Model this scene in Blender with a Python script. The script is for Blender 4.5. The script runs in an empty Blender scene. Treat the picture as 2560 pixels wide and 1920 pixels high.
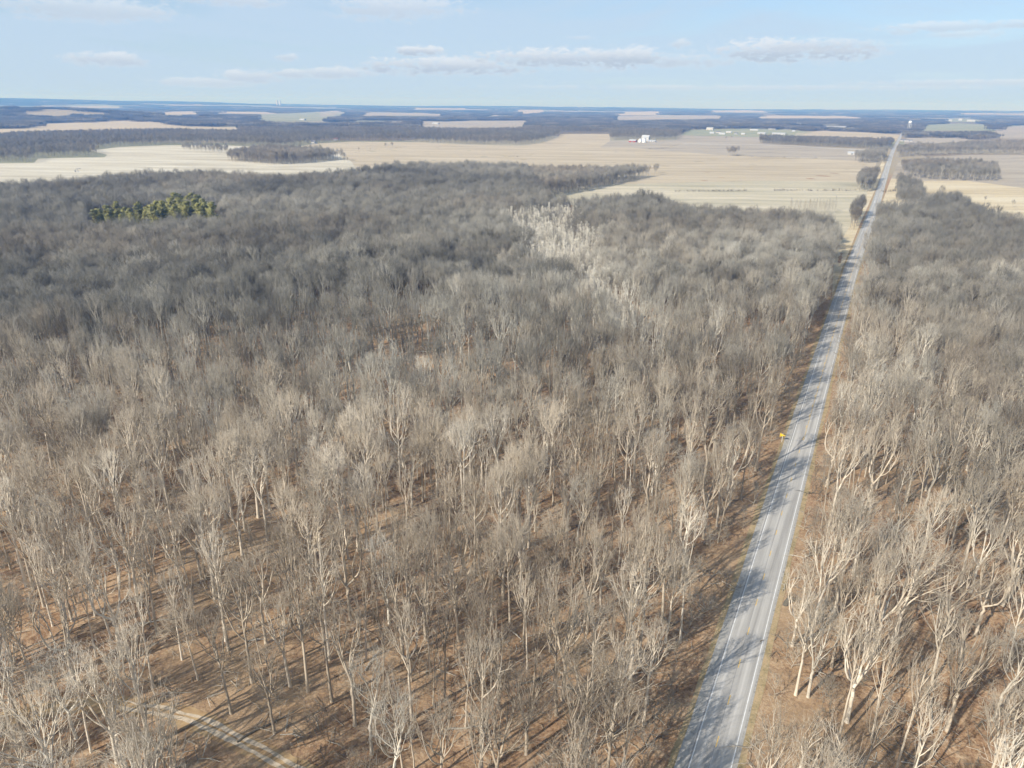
import bpy, bmesh, math, random
import numpy as np
from mathutils import Vector, Matrix

R = math.radians
S = bpy.context.scene
C = S.collection

# ------------------------------------------------------------------ camera
CAM_H = 120.0
FPX = 1777.0                      # focal length in pixels of a 2560 x 1920 frame
PITCH, ROLL = R(21.55), R(0.48)
cam = bpy.data.objects.new('camera', bpy.data.cameras.new('camera'))
C.objects.link(cam)
cam.data.sensor_fit = 'HORIZONTAL'
cam.data.sensor_width = 36.0
cam.data.lens = 36.0 * FPX / 2560.0
cam.data.clip_start = 1.0
cam.data.clip_end = 80000.0
_fw = Vector((0, math.cos(PITCH), -math.sin(PITCH)))
_up = Vector((0, math.sin(PITCH), math.cos(PITCH)))
_rt = Vector((1, 0, 0))
_r2 = _rt * math.cos(ROLL) + _up * math.sin(ROLL)
_u2 = _up * math.cos(ROLL) - _rt * math.sin(ROLL)
cam.matrix_world = Matrix(((_r2.x, _u2.x, -_fw.x, 0), (_r2.y, _u2.y, -_fw.y, 0),
                           (_r2.z, _u2.z, -_fw.z, CAM_H), (0, 0, 0, 1)))
S.camera = cam

# ------------------------------------------------------------------ light, exposure, sampling
SUN_AZ, SUN_EL = 229.0, 33.0      # degrees clockwise from +Y (the way the camera faces), and up
sun = bpy.data.objects.new('sun', bpy.data.lights.new('sun', 'SUN'))
C.objects.link(sun)
sun.data.energy = 4.6
sun.data.angle = R(0.55)
sun.data.color = (1.0, 0.945, 0.86)
_sd = Vector((math.sin(R(SUN_AZ)) * math.cos(R(SUN_EL)), math.cos(R(SUN_AZ)) * math.cos(R(SUN_EL)), math.sin(R(SUN_EL))))
sun.rotation_euler = (-_sd).to_track_quat('-Z', 'Y').to_euler()
S.view_settings.view_transform = 'Standard'
S.view_settings.look = 'None'
S.view_settings.gamma = 1.0
S.view_settings.exposure = 0.44
S.view_settings.use_curve_mapping = False
S.render.engine = 'CYCLES'
S.cycles.max_bounces = 3
S.cycles.diffuse_bounces = 2
S.cycles.glossy_bounces = 1
S.cycles.transmission_bounces = 0
S.cycles.volume_bounces = 0
S.cycles.transparent_max_bounces = 4
S.cycles.use_denoising = True
S.cycles.denoiser = 'OPENIMAGEDENOISE'
S.cycles.denoising_input_passes = 'RGB_ALBEDO_NORMAL'
S.cycles.denoising_prefilter = 'ACCURATE'
S.cycles.sample_clamp_indirect = 3.0
S.cycles.filter_width = 1.5


# ------------------------------------------------------------------ node helper
class NT:
    def __init__(self, tree):
        self.t = tree

    def n(self, typ, **kw):
        nd = self.t.nodes.new(typ)
        for k, v in kw.items():
            setattr(nd, k, v)
        return nd

    def link(self, a, b):
        self.t.links.new(a, b)

    def _in(self, sock, v):
        if v is None:
            return
        if isinstance(v, bpy.types.NodeSocket):
            self.link(v, sock)
        else:
            sock.default_value = v

    def math(self, op, a, b=None, c=None, clamp=False):
        nd = self.n('ShaderNodeMath', operation=op, use_clamp=clamp)
        self._in(nd.inputs[0], a)
        self._in(nd.inputs[1], b)
        self._in(nd.inputs[2], c)
        return nd.outputs[0]

    def smooth(self, v, a, b, lo=0.0, hi=1.0):
        nd = self.n('ShaderNodeMapRange', interpolation_type='SMOOTHSTEP')
        self._in(nd.inputs[0], v)
        for i, q in enumerate((a, b, lo, hi)):
            nd.inputs[1 + i].default_value = q
        return nd.outputs[0]

    def noise(self, vec, scale, detail=4.0, rough=0.55, dist=0.0):
        nd = self.n('ShaderNodeTexNoise')
        self._in(nd.inputs['Vector'], vec)
        nd.inputs['Scale'].default_value = scale
        nd.inputs['Detail'].default_value = detail
        nd.inputs['Roughness'].default_value = rough
        nd.inputs['Distortion'].default_value = dist
        return nd.outputs['Fac']

    def mapping(self, vec, scale=(1, 1, 1), rot=(0, 0, 0), loc=(0, 0, 0)):
        nd = self.n('ShaderNodeMapping')
        self._in(nd.inputs[0], vec)
        nd.inputs['Location'].default_value = loc
        nd.inputs['Rotation'].default_value = rot
        nd.inputs['Scale'].default_value = scale
        return nd.outputs[0]

    def mix(self, f, a, b):
        nd = self.n('ShaderNodeMix', data_type='RGBA')
        self._in(nd.inputs[0], f)
        for sock, v in ((nd.inputs[6], a), (nd.inputs[7], b)):
            if isinstance(v, bpy.types.NodeSocket):
                self.link(v, sock)
            else:
                sock.default_value = (*v, 1.0)
        return nd.outputs[2]

    def ramp(self, f, stops):
        nd = self.n('ShaderNodeValToRGB')
        self._in(nd.inputs[0], f)
        e = nd.color_ramp.elements
        while len(e) < len(stops):
            e.new(0.5)
        for el, (p, c) in zip(e, stops):
            el.position = p
            el.color = (*c, 1.0)
        return nd.outputs[0]


# ------------------------------------------------------------------ world: sky with thin veil and a few low clouds
W = bpy.data.worlds.new('World')
S.world = W
W.use_nodes = True
W.node_tree.nodes.clear()
w = NT(W.node_tree)
sky = w.n('ShaderNodeTexSky', sky_type='NISHITA')
sky.sun_disc = False
sky.sun_elevation = R(SUN_EL)
sky.sun_rotation = R(SUN_AZ)
sky.altitude = 250
sky.air_density = 1.0
sky.dust_density = 0.6
sky.ozone_density = 2.5
bg_sky = w.n('ShaderNodeBackground')
bg_sky.inputs[1].default_value = 0.09
_tint = w.n('ShaderNodeVectorMath', operation='MULTIPLY')
w.link(sky.outputs[0], _tint.inputs[0])
_tint.inputs[1].default_value = (0.88, 1.0, 1.13)
w.link(_tint.outputs[0], bg_sky.inputs[0])
tc = w.n('ShaderNodeTexCoord')
sep = w.n('ShaderNodeSeparateXYZ')
w.link(tc.outputs['Generated'], sep.inputs[0])
X, Y, Z = sep.outputs
el = w.math('MULTIPLY', w.math('ARCSINE', Z), 180 / math.pi)
az = w.math('MULTIPLY', w.math('ARCTAN2', X, Y), 180 / math.pi)
comb = w.n('ShaderNodeCombineXYZ')
w.link(az, comb.inputs[0]); w.link(el, comb.inputs[1])
AE = comb.outputs[0]
veil_n = w.noise(w.mapping(AE, (0.03, 0.26, 1), (0, 0, R(-6))), 1.0, 6, 0.6, 0.7)
veil_low = w.smooth(el, 10.0, 0.0, 0.22, 0.90)
veil = w.math('ADD', w.math('MULTIPLY', w.smooth(veil_n, 0.33, 0.64), 0.75), veil_low, clamp=True)
veil = w.math('MULTIPLY', veil, w.smooth(el, -1.0, 0.5))
veil = w.math('MULTIPLY', veil, 0.9)
n1 = w.noise(w.mapping(AE, (0.22, 0.95, 1), (0, 0, R(7))), 1.0, 7, 0.62, 0.4)
n2 = w.noise(w.mapping(AE, (1.5, 3.6, 1), (0, 0, R(12))), 1.0, 8, 0.66, 0.5)
nn = w.math('ADD', w.math('MULTIPLY', w.math('SUBTRACT', n1, 0.5), 2.4), w.math('MULTIPLY', w.math('SUBTRACT', n2, 0.5), 3.2))
CLOUDS = [  # where each cloud stands in the photograph, half width, half height, weight
    (1128, 165, 165, 24, 1.0), (1450, 146, 190, 27, 1.0), (1570, 142, 70, 24, 1.0), (1041, 128, 50, 13, 1.0), (1714, 150, 100, 20, .75),
    (1975, 128, 160, 27, 1.0), (2070, 112, 110, 16, .7), (840, 182, 68, 16, .8), (732, 184, 44, 13, .8), (631, 191, 60, 17, .8), (515, 205, 80, 11, .65),
    (266, 147, 58, 17, .85), (723, 143, 20, 9, .7), (1702, 110, 24, 11, .7), (174, 20, 150, 27, .7), (985, 20, 125, 30, .7), (560, 0, 110, 14, .65),
    (2430, 64, 150, 11, .7), (2425, 84, 50, 9, .6), (2252, 78, 22, 8, .6), (1860, 219, 430, 6, .5), (2410, 207, 180, 7, .55), (1453, 94, 26, 5, .5)]


def _azel(px, py):
    x_, y_ = px - 1280.0, 960.0 - py
    c_, s_ = math.cos(ROLL), math.sin(ROLL)
    x_, y_ = x_ * c_ - y_ * s_, x_ * s_ + y_ * c_
    f_ = FPX * math.cos(PITCH) + y_ * math.sin(PITCH)
    u_ = -FPX * math.sin(PITCH) + y_ * math.cos(PITCH)
    return math.degrees(math.atan2(x_, f_)), math.degrees(math.atan2(u_, math.hypot(x_, f_)))


CLOUDS = [_azel(q[0], q[1]) + (q[2] * 1.45 / 34.0, q[3] * 1.0 / 33.0, q[4]) for q in CLOUDS]
tot = None
low = None
for (a0, e0, wa, we, wt) in CLOUDS:
    da = w.math('MULTIPLY', w.math('SUBTRACT', az, a0), 1 / wa)
    de = w.math('MULTIPLY', w.math('SUBTRACT', el, e0), 1 / we)
    q = w.math('ADD', w.math('MULTIPLY', da, da), w.math('MULTIPLY', de, de))
    m = w.math('SUBTRACT', 1.0, q)
    m = w.math('ADD', w.math('ADD', w.math('MULTIPLY', w.math('MAXIMUM', m, -3.0), 0.8), 0.12), nn)
    m = w.math('MULTIPLY', w.smooth(m, 0.0, 0.85), wt)
    tot = m if tot is None else w.math('MAXIMUM', tot, m)
    sh = w.math('MULTIPLY', m, w.smooth(w.math('ADD', de, w.math('MULTIPLY', nn, 0.25)), 0.85, -0.45))
    low = sh if low is None else w.math('MAXIMUM', low, sh)
cloud_c = w.mix(low, (0.62, 0.65, 0.695), (0.365, 0.415, 0.495))
bg_veil = w.n('ShaderNodeBackground')
bg_veil.inputs[0].default_value = (0.405, 0.515, 0.645, 1)
bg_veil.inputs[1].default_value = 1.0
bg_cl = w.n('ShaderNodeBackground')
w.link(cloud_c, bg_cl.inputs[0])
bg_cl.inputs[1].default_value = 1.0
mx1 = w.n('ShaderNodeMixShader')
w.link(veil, mx1.inputs[0]); w.link(bg_sky.outputs[0], mx1.inputs[1]); w.link(bg_veil.outputs[0], mx1.inputs[2])
mx2 = w.n('ShaderNodeMixShader')
w.link(w.math('MULTIPLY', tot, 0.76), mx2.inputs[0]); w.link(mx1.outputs[0], mx2.inputs[1]); w.link(bg_cl.outputs[0], mx2.inputs[2])
wo = w.n('ShaderNodeOutputWorld')
w.link(mx2.outputs[0], wo.inputs[0])

# ------------------------------------------------------------------ geometry of the place
RNG = np.random.default_rng(11)


def at(px, py, z=0.0):
    """the place on the level z seen at a pixel of the 2560 x 1920 photograph"""
    x, y = px - 1280.0, 960.0 - py
    v = _r2 * x + _u2 * y + _fw * FPX
    t = (z - CAM_H) / v.z
    return (v.x * t, v.y * t)


_M3 = np.array([list(_r2), list(_u2), list(_fw)])


def project(x, y, z):
    v = np.stack([x, y, z - CAM_H], -1) @ _M3.T
    d = np.where(v[..., 2] > 1, v[..., 2], np.nan)
    return 1280 + FPX * v[..., 0] / d, 960 - FPX * v[..., 1] / d, v[..., 2]


def inside(x, y, poly):
    x = np.asarray(x, float); y = np.asarray(y, float)
    r = np.zeros(x.shape, bool)
    n = len(poly)
    for i in range(n):
        x1, y1 = poly[i]; x2, y2 = poly[(i + 1) % n]
        if y1 == y2:
            continue
        c = ((y1 > y) != (y2 > y)) & (x < (x2 - x1) * (y - y1) / (y2 - y1) + x1)
        r ^= c
    return r


# road centre line: points of the left white line, moved half a carriageway to the right
_L = [(1721, 1920), (1911, 1320), (1984.6, 1082), (2071, 810), (2133, 627), (2173, 540.6), (2200, 460), (2222, 396), (2231, 374), (2252, 336)]
_LP = [Vector(at(*p)) for p in _L]
_d0 = (_LP[2] - _LP[0]).normalized()
_pts = [_LP[0] - _d0 * 260] + _LP + [_LP[-1] + (_LP[-1] - _LP[-4]).normalized() * 3500]
ROAD = []
for i, p in enumerate(_pts):
    a = _pts[max(i - 1, 0)]; b = _pts[min(i + 1, len(_pts) - 1)]
    d = (b - a).normalized()
    ROAD.append(p + Vector((d.y, -d.x)) * 3.7)
_ry = np.array([p.y for p in ROAD]); _rx = np.array([p.x for p in ROAD])
_k = np.ones(41) / 41
_sy = np.arange(_ry[0], _ry[-1], 8.0)
_sx = np.interp(_sy, _ry, _rx)
_sx = np.convolve(np.pad(_sx, 20, mode='reflect', reflect_type='odd'), _k, mode='valid')


def road_n(x, y):
    """signed distance to the right of the road's centre line"""
    return (np.asarray(x) - np.interp(y, _sy, _sx)) * math.cos(R(27.2))


def sstep(v, a, b):
    t = np.clip((v - a) / (b - a), 0, 1)
    return t * t * (3 - 2 * t)


_HB = at(60, 296)


def h(x, y):
    x = np.asarray(x, float); y = np.asarray(y, float)
    r = np.hypot(x, y)
    z = 1.5 * np.sin(x / 31 + 1.3) * np.sin(y / 43 + .4) + 1.1 * np.sin((x + y) / 57 + 2) + .5 * np.sin(x / 13 - y / 17)
    z *= 1 - 0.85 * sstep(r, 500, 900)
    z *= sstep(np.abs(road_n(x, y)), 9, 45)
    z += sstep(r, 1000, 2500) * (3.0 * np.sin(x / 310 + 1) * np.sin(y / 420))
    a = np.degrees(np.arctan2(x, y))
    z += sstep(r, 11000, 17000) * (20 + 92 * np.exp(-((a + 40) / 20) ** 2) + 10 * np.sin(x / 1500 + 1) + 7 * np.sin(x / 640 + y / 900))
    z += 60 * np.exp(-(((x - _HB[0]) / 1000) ** 2 + ((y - _HB[1]) / 500) ** 2))
    return z


# ------------------------------------------------------------------ object helpers
def mesh_np(name, v, loops, counts, smooth=False):
    me = bpy.data.meshes.new(name)
    v = np.asarray(v, np.float32); loops = np.asarray(loops, np.int32); counts = np.asarray(counts, np.int32)
    me.vertices.add(len(v)); me.vertices.foreach_set('co', v.ravel())
    me.loops.add(len(loops)); me.loops.foreach_set('vertex_index', loops)
    me.polygons.add(len(counts))
    st = np.zeros(len(counts), np.int32)
    st[1:] = np.cumsum(counts)[:-1]
    me.polygons.foreach_set('loop_start', st)
    if smooth:
        me.polygons.foreach_set('use_smooth', np.ones(len(counts), bool))
    me.update(calc_edges=True)
    return me


def link(name, me, mat=None, parent=None, loc=None):
    o = bpy.data.objects.new(name, me)
    C.objects.link(o)
    if mat is not None and not me.materials:
        me.materials.append(mat)
    if parent is not None:
        o.parent = parent
    if loc is not None:
        o.location = loc
    return o


def empty(name, loc, rz=0.0):
    o = bpy.data.objects.new(name, None)
    o.empty_display_size = 1.0
    C.objects.link(o)
    o.location = loc
    o.rotation_euler = (0, 0, rz)
    return o


def tag(o, label=None, cat=None, group=None, kind=None):
    if label: o['label'] = label
    if cat: o['category'] = cat
    if group: o['group'] = group
    if kind: o['kind'] = kind
    return o


class MB:
    """collects simple shapes into one mesh"""
    def __init__(self):
        self.v = []; self.f = []

    def add(self, vs, fs):
        b = len(self.v)
        self.v += [tuple(q) for q in vs]
        self.f += [tuple(i + b for i in q) for q in fs]

    def box(self, x0, x1, y0, y1, z0, z1):
        vs = [(x, y, z) for z in (z0, z1) for y in (y0, y1) for x in (x0, x1)]
        self.add(vs, [(0, 2, 3, 1), (4, 5, 7, 6), (0, 1, 5, 4), (2, 6, 7, 3), (0, 4, 6, 2), (1, 3, 7, 5)])

    def lathe(self, prof, n=20, c=(0, 0)):
        vs = []
        for r, z in prof:
            for k in range(n):
                a = 2 * math.pi * k / n
                vs.append((c[0] + r * math.cos(a), c[1] + r * math.sin(a), z))
        fs = []
        for i in range(len(prof) - 1):
            for k in range(n):
                fs.append((i * n + k, i * n + (k + 1) % n, (i + 1) * n + (k + 1) % n, (i + 1) * n + k))
        fs.append(tuple(range(n))[::-1])
        fs.append(tuple((len(prof) - 1) * n + k for k in range(n)))
        self.add(vs, fs)

    def tube(self, pts, rads, n=8, cap=True):
        pts = [Vector(p) for p in pts]
        vs = []
        for i, p in enumerate(pts):
            d = (pts[min(i + 1, len(pts) - 1)] - pts[max(i - 1, 0)]).normalized()
            a = d.cross(Vector((0.31, 0.77, 0.55))).normalized(); b = d.cross(a)
            for k in range(n):
                t = 2 * math.pi * k / n
                vs.append(p + (a * math.cos(t) + b * math.sin(t)) * rads[i])
        fs = []
        for i in range(len(pts) - 1):
            for k in range(n):
                fs.append((i * n + k, i * n + (k + 1) % n, (i + 1) * n + (k + 1) % n, (i + 1) * n + k))
        if cap:
            fs.append(tuple(range(n))[::-1]); fs.append(tuple((len(pts) - 1) * n + k for k in range(n)))
        self.add(vs, fs)

    def build(self, name, mat, parent=None, loc=None, smooth=False):
        me = bpy.data.meshes.new(name)
        me.from_pydata(self.v, [], self.f)
        if smooth:
            for p in me.polygons: p.use_smooth = True
        me.update()
        return link(name, me, mat, parent, loc)


# ------------------------------------------------------------------ materials
def material(name, rough=0.9, spec=0.2):
    m = bpy.data.materials.new(name)
    m.use_nodes = True
    t = NT(m.node_tree)
    b = m.node_tree.nodes['Principled BSDF']
    b.inputs['Roughness'].default_value = rough
    b.inputs['Specular IOR Level'].default_value = spec
    return m, t, b


def geo_pos(t):
    return t.n('ShaderNodeNewGeometry').outputs['Position']


def bump(t, b, hgt, strength=0.5, dist=0.2):
    nd = t.n('ShaderNodeBump')
    nd.inputs['Strength'].default_value = strength
    nd.inputs['Distance'].default_value = dist
    t.link(hgt, nd.inputs['Height'])
    t.link(nd.outputs[0], b.inputs['Normal'])


def bark_material():
    m, t, b = material('bark', 0.95, 0.1)
    a = t.n('ShaderNodeAttribute', attribute_type='INSTANCER', attribute_name='tone')
    tone = a.outputs['Fac']
    a2 = t.n('ShaderNodeAttribute', attribute_type='INSTANCER', attribute_name='warm')
    oc = t.n('ShaderNodeTexCoord').outputs['Object']
    n = t.noise(t.mapping(oc, (1.2, 1.2, 0.35)), 1.0, 4, 0.6)
    lb = t.n('ShaderNodeAttribute', attribute_type='GEOMETRY', attribute_name='stout')
    tone = t.math('ADD', tone, t.math('SUBTRACT', t.math('MULTIPLY', lb.outputs['Fac'], 0.17), 0.02))
    tt = t.math('ADD', tone, t.math('MULTIPLY', t.math('SUBTRACT', n, 0.5), 0.45), clamp=True)
    cool = t.ramp(tt, [(0.0, (0.105, 0.102, 0.086)), (0.4, (0.285, 0.270, 0.228)), (0.75, (0.50, 0.472, 0.402)), (1.0, (0.72, 0.685, 0.59))])
    warm = t.ramp(tt, [(0.0, (0.12, 0.097, 0.072)), (0.4, (0.32, 0.265, 0.198)), (0.75, (0.55, 0.47, 0.362)), (1.0, (0.76, 0.68, 0.555))])
    t.link(t.mix(a2.outputs['Fac'], cool, warm), b.inputs['Base Color'])
    return m


BARK = bark_material()


def ground_material():
    m, t, b = material('leaf_litter', 1.0, 0.05)
    p = geo_pos(t)
    fine = t.noise(t.mapping(p, (1, 1, 1)), 1.1, 6, 0.75)
    mid = t.noise(p, 0.16, 5, 0.65, 0.6)
    big = t.noise(p, 0.021, 4, 0.55)
    c = t.ramp(t.math('ADD', t.math('MULTIPLY', fine, 0.6), t.math('MULTIPLY', mid, 0.45)),
               [(0.36, (0.14, 0.083, 0.048)), (0.48, (0.29, 0.178, 0.102)), (0.56, (0.41, 0.275, 0.165)), (0.68, (0.55, 0.41, 0.27))])
    c = t.mix(t.smooth(t.noise(p, 0.42, 5, 0.7, 1.5), 0.53, 0.64, 0, 0.6), c, (0.115, 0.07, 0.042))
    c = t.mix(t.smooth(t.noise(t.mapping(p, (1, 1, 1), (0, 0, 0), (31, 7, 0)), 0.55, 5, 0.7, 1.0), 0.56, 0.68, 0, 0.55), c, (0.56, 0.44, 0.30))
    c = t.mix(t.smooth(big, 0.45, 0.68, 0, 0.65), c, (0.40, 0.29, 0.18))
    c = t.mix(t.smooth(t.noise(p, 0.047, 4, 0.6, .4), 0.60, 0.75, 0, 0.5), c, (0.19, 0.115, 0.072))
    # farmland beyond the woods: patches of stubble, pasture and bare soil
    far = t.n('ShaderNodeVectorMath', operation='LENGTH'); t.link(p, far.inputs[0])
    vor = t.n('ShaderNodeTexVoronoi', feature='F1'); vor.inputs['Scale'].default_value = 1 / 620
    t.link(t.mapping(p, (1, 0.55, 0), (0, 0, R(24))), vor.inputs['Vector'])
    sepc = t.n('ShaderNodeSeparateColor'); t.link(vor.outputs['Color'], sepc.inputs[0])
    pat = t.ramp(sepc.outputs[0], [(0.0, (0.20, 0.16, 0.12)), (0.35, (0.36, 0.30, 0.21)), (0.7, (0.26, 0.26, 0.17)), (1.0, (0.44, 0.38, 0.28))])
    c = t.mix(t.smooth(far.outputs['Value'], 1450, 1650), c, pat)
    t.link(c, b.inputs['Base Color'])
    bump(t, b, t.math('ADD', fine, t.math('MULTIPLY', mid, 2.0)), 0.8, 0.35)
    return m


def field_material(name, c0, c1, c2, sx=0.004, sy=0.03, rot=8, rows=0.0, seed=0.0):
    m, t, b = material(name, 1.0, 0.05)
    p = t.mapping(geo_pos(t), (1, 1, 0), (0, 0, 0), (seed, seed * 2, 0))
    st = t.noise(t.mapping(p, (sx, sy, 1), (0, 0, R(rot))), 1.0, 6, 0.62, 0.8)
    st2 = t.noise(t.mapping(p, (0.0028, 0.009, 1), (0, 0, R(rot + 14))), 1.0, 5, 0.6, 1.2)
    fine = t.noise(p, 0.22, 4, 0.7)
    f = t.math('ADD', t.math('MULTIPLY', st, 0.6), t.math('ADD', t.math('MULTIPLY', st2, 0.45), t.math('MULTIPLY', t.math('SUBTRACT', fine, .5), 0.22)))
    c = t.ramp(f, [(0.36, c0), (0.52, c1), (0.68, c2)])
    if rows:
        wv = t.n('ShaderNodeTexWave', wave_type='BANDS', bands_direction='X')
        t.link(t.mapping(p, (rows, rows, 1), (0, 0, R(-22))), wv.inputs['Vector'])
        wv.inputs['Scale'].default_value = 1.0
        wv.inputs['Distortion'].default_value = 2.5
        wv.inputs['Detail'].default_value = 3
        c = t.mix(t.math('MULTIPLY', wv.outputs['Fac'], 0.3), c, c0)
    t.link(c, b.inputs['Base Color'])
    return m


def plain(name, col, rough=0.8, spec=0.3, var=0.25, scale=0.6):
    m, t, b = material(name, rough, spec)
    oc = t.n('ShaderNodeTexCoord').outputs['Object']
    n = t.noise(oc, scale, 5, 0.65, 0.3)
    dark = tuple(q * (1 - var) for q in col)
    lite = tuple(min(1, q * (1 + var * .6)) for q in col)
    t.link(t.ramp(n, [(0.3, dark), (0.5, col), (0.72, lite)]), b.inputs['Base Color'])
    return m


# ------------------------------------------------------------------ ground: one sheet to the horizon
def terrain():
    ang = np.concatenate([np.arange(-60, 60, 0.4), np.arange(60, 300, 4.0)])
    ang = np.radians(ang)
    rad = [6.0]
    while rad[-1] < 22000:
        rad.append(rad[-1] * 1.0155 + 0.9)
    rad = np.array(rad)
    A, Rr = np.meshgrid(ang, rad)
    x = Rr * np.sin(A); y = Rr * np.cos(A)
    z = h(x, y)
    v = np.stack([x, y, z], -1).reshape(-1, 3)
    na, nr = len(ang), len(rad)
    i = np.arange(nr - 1)[:, None] * na; k = np.arange(na)[None, :]; k2 = (k + 1) % na
    q = np.stack([i + k, i + na + k, i + na + k2, i + k2], -1).reshape(-1, 4)
    v = np.vstack([v, [[0, 0, float(h(0, 0))]]])
    c = len(v) - 1
    tri = np.stack([np.full(na, c), np.arange(na), (np.arange(na) + 1) % na], -1)
    loops = np.concatenate([q.ravel(), tri.ravel()])
    cnt = np.concatenate([np.full(len(q), 4), np.full(na, 3)])
    me = mesh_np('ground', v, loops, cnt, True)
    return tag(link('ground', me, ground_material()), kind='structure')


terrain()


def sheet(name, poly, mat, off=0.12, step=None, label=None):
    """a piece of land with its own cover, lying on the ground"""
    bm = bmesh.new()
    vs = [bm.verts.new((p[0], p[1], 0)) for p in poly]
    bm.faces.new(vs)
    xs = [p[0] for p in poly]; ys = [p[1] for p in poly]
    if step is None:
        step = max(18.0, max(max(xs) - min(xs), max(ys) - min(ys)) / 45)
    for ax, lo, hi in ((0, min(xs), max(xs)), (1, min(ys), max(ys))):
        q = math.floor(lo / step) * step + step
        while q < hi:
            co = [0, 0, 0]; no = [0, 0, 0]
            co[ax] = q; no[ax] = 1
            bmesh.ops.bisect_plane(bm, geom=bm.verts[:] + bm.edges[:] + bm.faces[:], plane_co=co, plane_no=no)
            q += step
    bmesh.ops.triangulate(bm, faces=bm.faces[:])
    bm.normal_update()
    for f in bm.faces:
        if f.normal.z < 0:
            f.normal_flip()
    co = np.array([v.co[:] for v in bm.verts])
    z = h(co[:, 0], co[:, 1]) + off
    for v, zz in zip(bm.verts, z):
        v.co.z = zz
    me = bpy.data.meshes.new(name)
    bm.to_mesh(me); bm.free()
    for p in me.polygons: p.use_smooth = True
    o = tag(link(name, me, mat), kind='structure')
    if label: o['label'] = label
    return o


def pxpoly(pts):
    """(x, y) or (x, y, z) photo pixels to places"""
    return [at(*p) for p in pts]


# ------------------------------------------------------------------ road
ROAD_Y0, ROAD_Y1 = _sy[0] + 20, _sy[-1] - 40


def strip(n0, n1, y0, y1, off, step=8.0, wob=0.0, seed=0):
    rg = np.random.default_rng(seed)
    ys = np.arange(y0, y1 + step, step)
    cx = np.interp(ys, _sy, _sx)
    dx = np.gradient(cx, ys)
    ln = np.sqrt(1 + dx * dx)
    px, py = 1 / ln, -dx / ln                      # to the right of the road
    cols = max(1, int(abs(n1 - n0) / 3))
    rows = []
    w0 = np.convolve(rg.normal(0, 1, len(ys) + 4), np.ones(5) / 5, 'valid') * wob
    w1 = np.convolve(rg.normal(0, 1, len(ys) + 4), np.ones(5) / 5, 'valid') * wob
    for j in range(cols + 1):
        n = (n0 + w0) + (n1 + w1 - n0 - w0) * j / cols
        x = cx + px * n; y = ys + py * n
        rows.append(np.stack([x, y, h(x, y) + off], -1))
    v = np.stack(rows, 1).reshape(-1, 3)
    k = cols + 1
    i = np.arange(len(ys) - 1)[:, None] * k + np.arange(cols)[None, :]
    q = np.stack([i, i + 1, i + k + 1, i + k], -1).reshape(-1, 4)
    return v, q


def strips(name, parts, mat):
    vs, qs, b = [], [], 0
    for v, q in parts:
        vs.append(v); qs.append(q + b); b += len(v)
    v = np.vstack(vs); q = np.vstack(qs)
    return tag(link(name, mesh_np(name, v, q.ravel(), np.full(len(q), 4), True), mat), kind='structure')


def asphalt_material():
    m, t, b = material('asphalt', 0.85, 0.25)
    uvx = geo_pos(t)
    rp = t.mapping(uvx, (1, 1, 1), (0, 0, R(27.0)))     # x across the road, y along it
    st = t.noise(t.mapping(rp, (1.1, 0.012, 1)), 1.0, 4, 0.6)
    pat = t.noise(t.mapping(rp, (0.35, 0.05, 1)), 1.0, 5, 0.6, 0.5)
    fine = t.noise(rp, 6.0, 3, 0.7)
    f = t.math('ADD', t.math('MULTIPLY', st, 0.65), t.math('ADD', t.math('MULTIPLY', pat, 0.35), t.math('MULTIPLY', t.math('SUBTRACT', fine, 0.5), 0.15)))
    c = t.ramp(f, [(0.34, (0.285, 0.272, 0.250)), (0.5, (0.395, 0.378, 0.350)), (0.64, (0.50, 0.48, 0.445))])
    t.link(c, b.inputs['Base Color'])
    return m


M_ASPH = asphalt_material()
M_SHOULDER = plain('road_gravel', (0.36, 0.345, 0.315), 1.0, 0.1, 0.35, 1.2)
M_WHITE = plain('white_paint', (0.70, 0.70, 0.68), 0.7, 0.3, 0.2, 0.8)
M_YELLOW = plain('yellow_paint', (0.66, 0.44, 0.13), 0.7, 0.3, 0.3, 0.8)
M_TAR = plain('tar_seam', (0.12, 0.12, 0.125), 0.8, 0.3, 0.3, 0.8)


def verge_material():
    m, t, b = material('verge_grass', 1.0, 0.05)
    p = geo_pos(t)
    a = t.noise(p, 0.25, 5, 0.65); f = t.noise(p, 2.0, 4, 0.7)
    c = t.ramp(t.math('ADD', t.math('MULTIPLY', a, .7), t.math('MULTIPLY', f, .35)),
               [(0.36, (0.20, 0.17, 0.09)), (0.5, (0.34, 0.265, 0.15)), (0.62, (0.45, 0.335, 0.20)), (0.75, (0.31, 0.20, 0.115))])
    t.link(c, b.inputs['Base Color'])
    bump(t, b, f, 0.6, 0.15)
    return m


M_VERGE = verge_material()
Y_WOOD = at(2125, 640)[1]                          # where the woods open up along the road
Y_DIRT = at(2226, 392)[1]                          # where the carriageway goes over the brow
strips('verge', [strip(-7.4, -3.9, ROAD_Y0, ROAD_Y1, 0.05, 5, 0.7, 1), strip(3.9, 6.2, ROAD_Y0, ROAD_Y1, 0.05, 5, 0.6, 2)], M_VERGE)
strips('road_shoulder', [strip(-6.1, -4.0, ROAD_Y0, ROAD_Y1, 0.085, 6, 0.22, 3), strip(4.0, 4.75, ROAD_Y0, ROAD_Y1, 0.085, 6, 0.12, 4)], M_SHOULDER)
strips('road', [strip(-4.55, 4.3, ROAD_Y0, ROAD_Y1, 0.12)], M_ASPH)
strips('road_markings', [strip(-3.78, -3.60, ROAD_Y0, Y_DIRT, 0.128), strip(3.60, 3.78, ROAD_Y0, Y_DIRT, 0.128)], M_WHITE)
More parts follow.
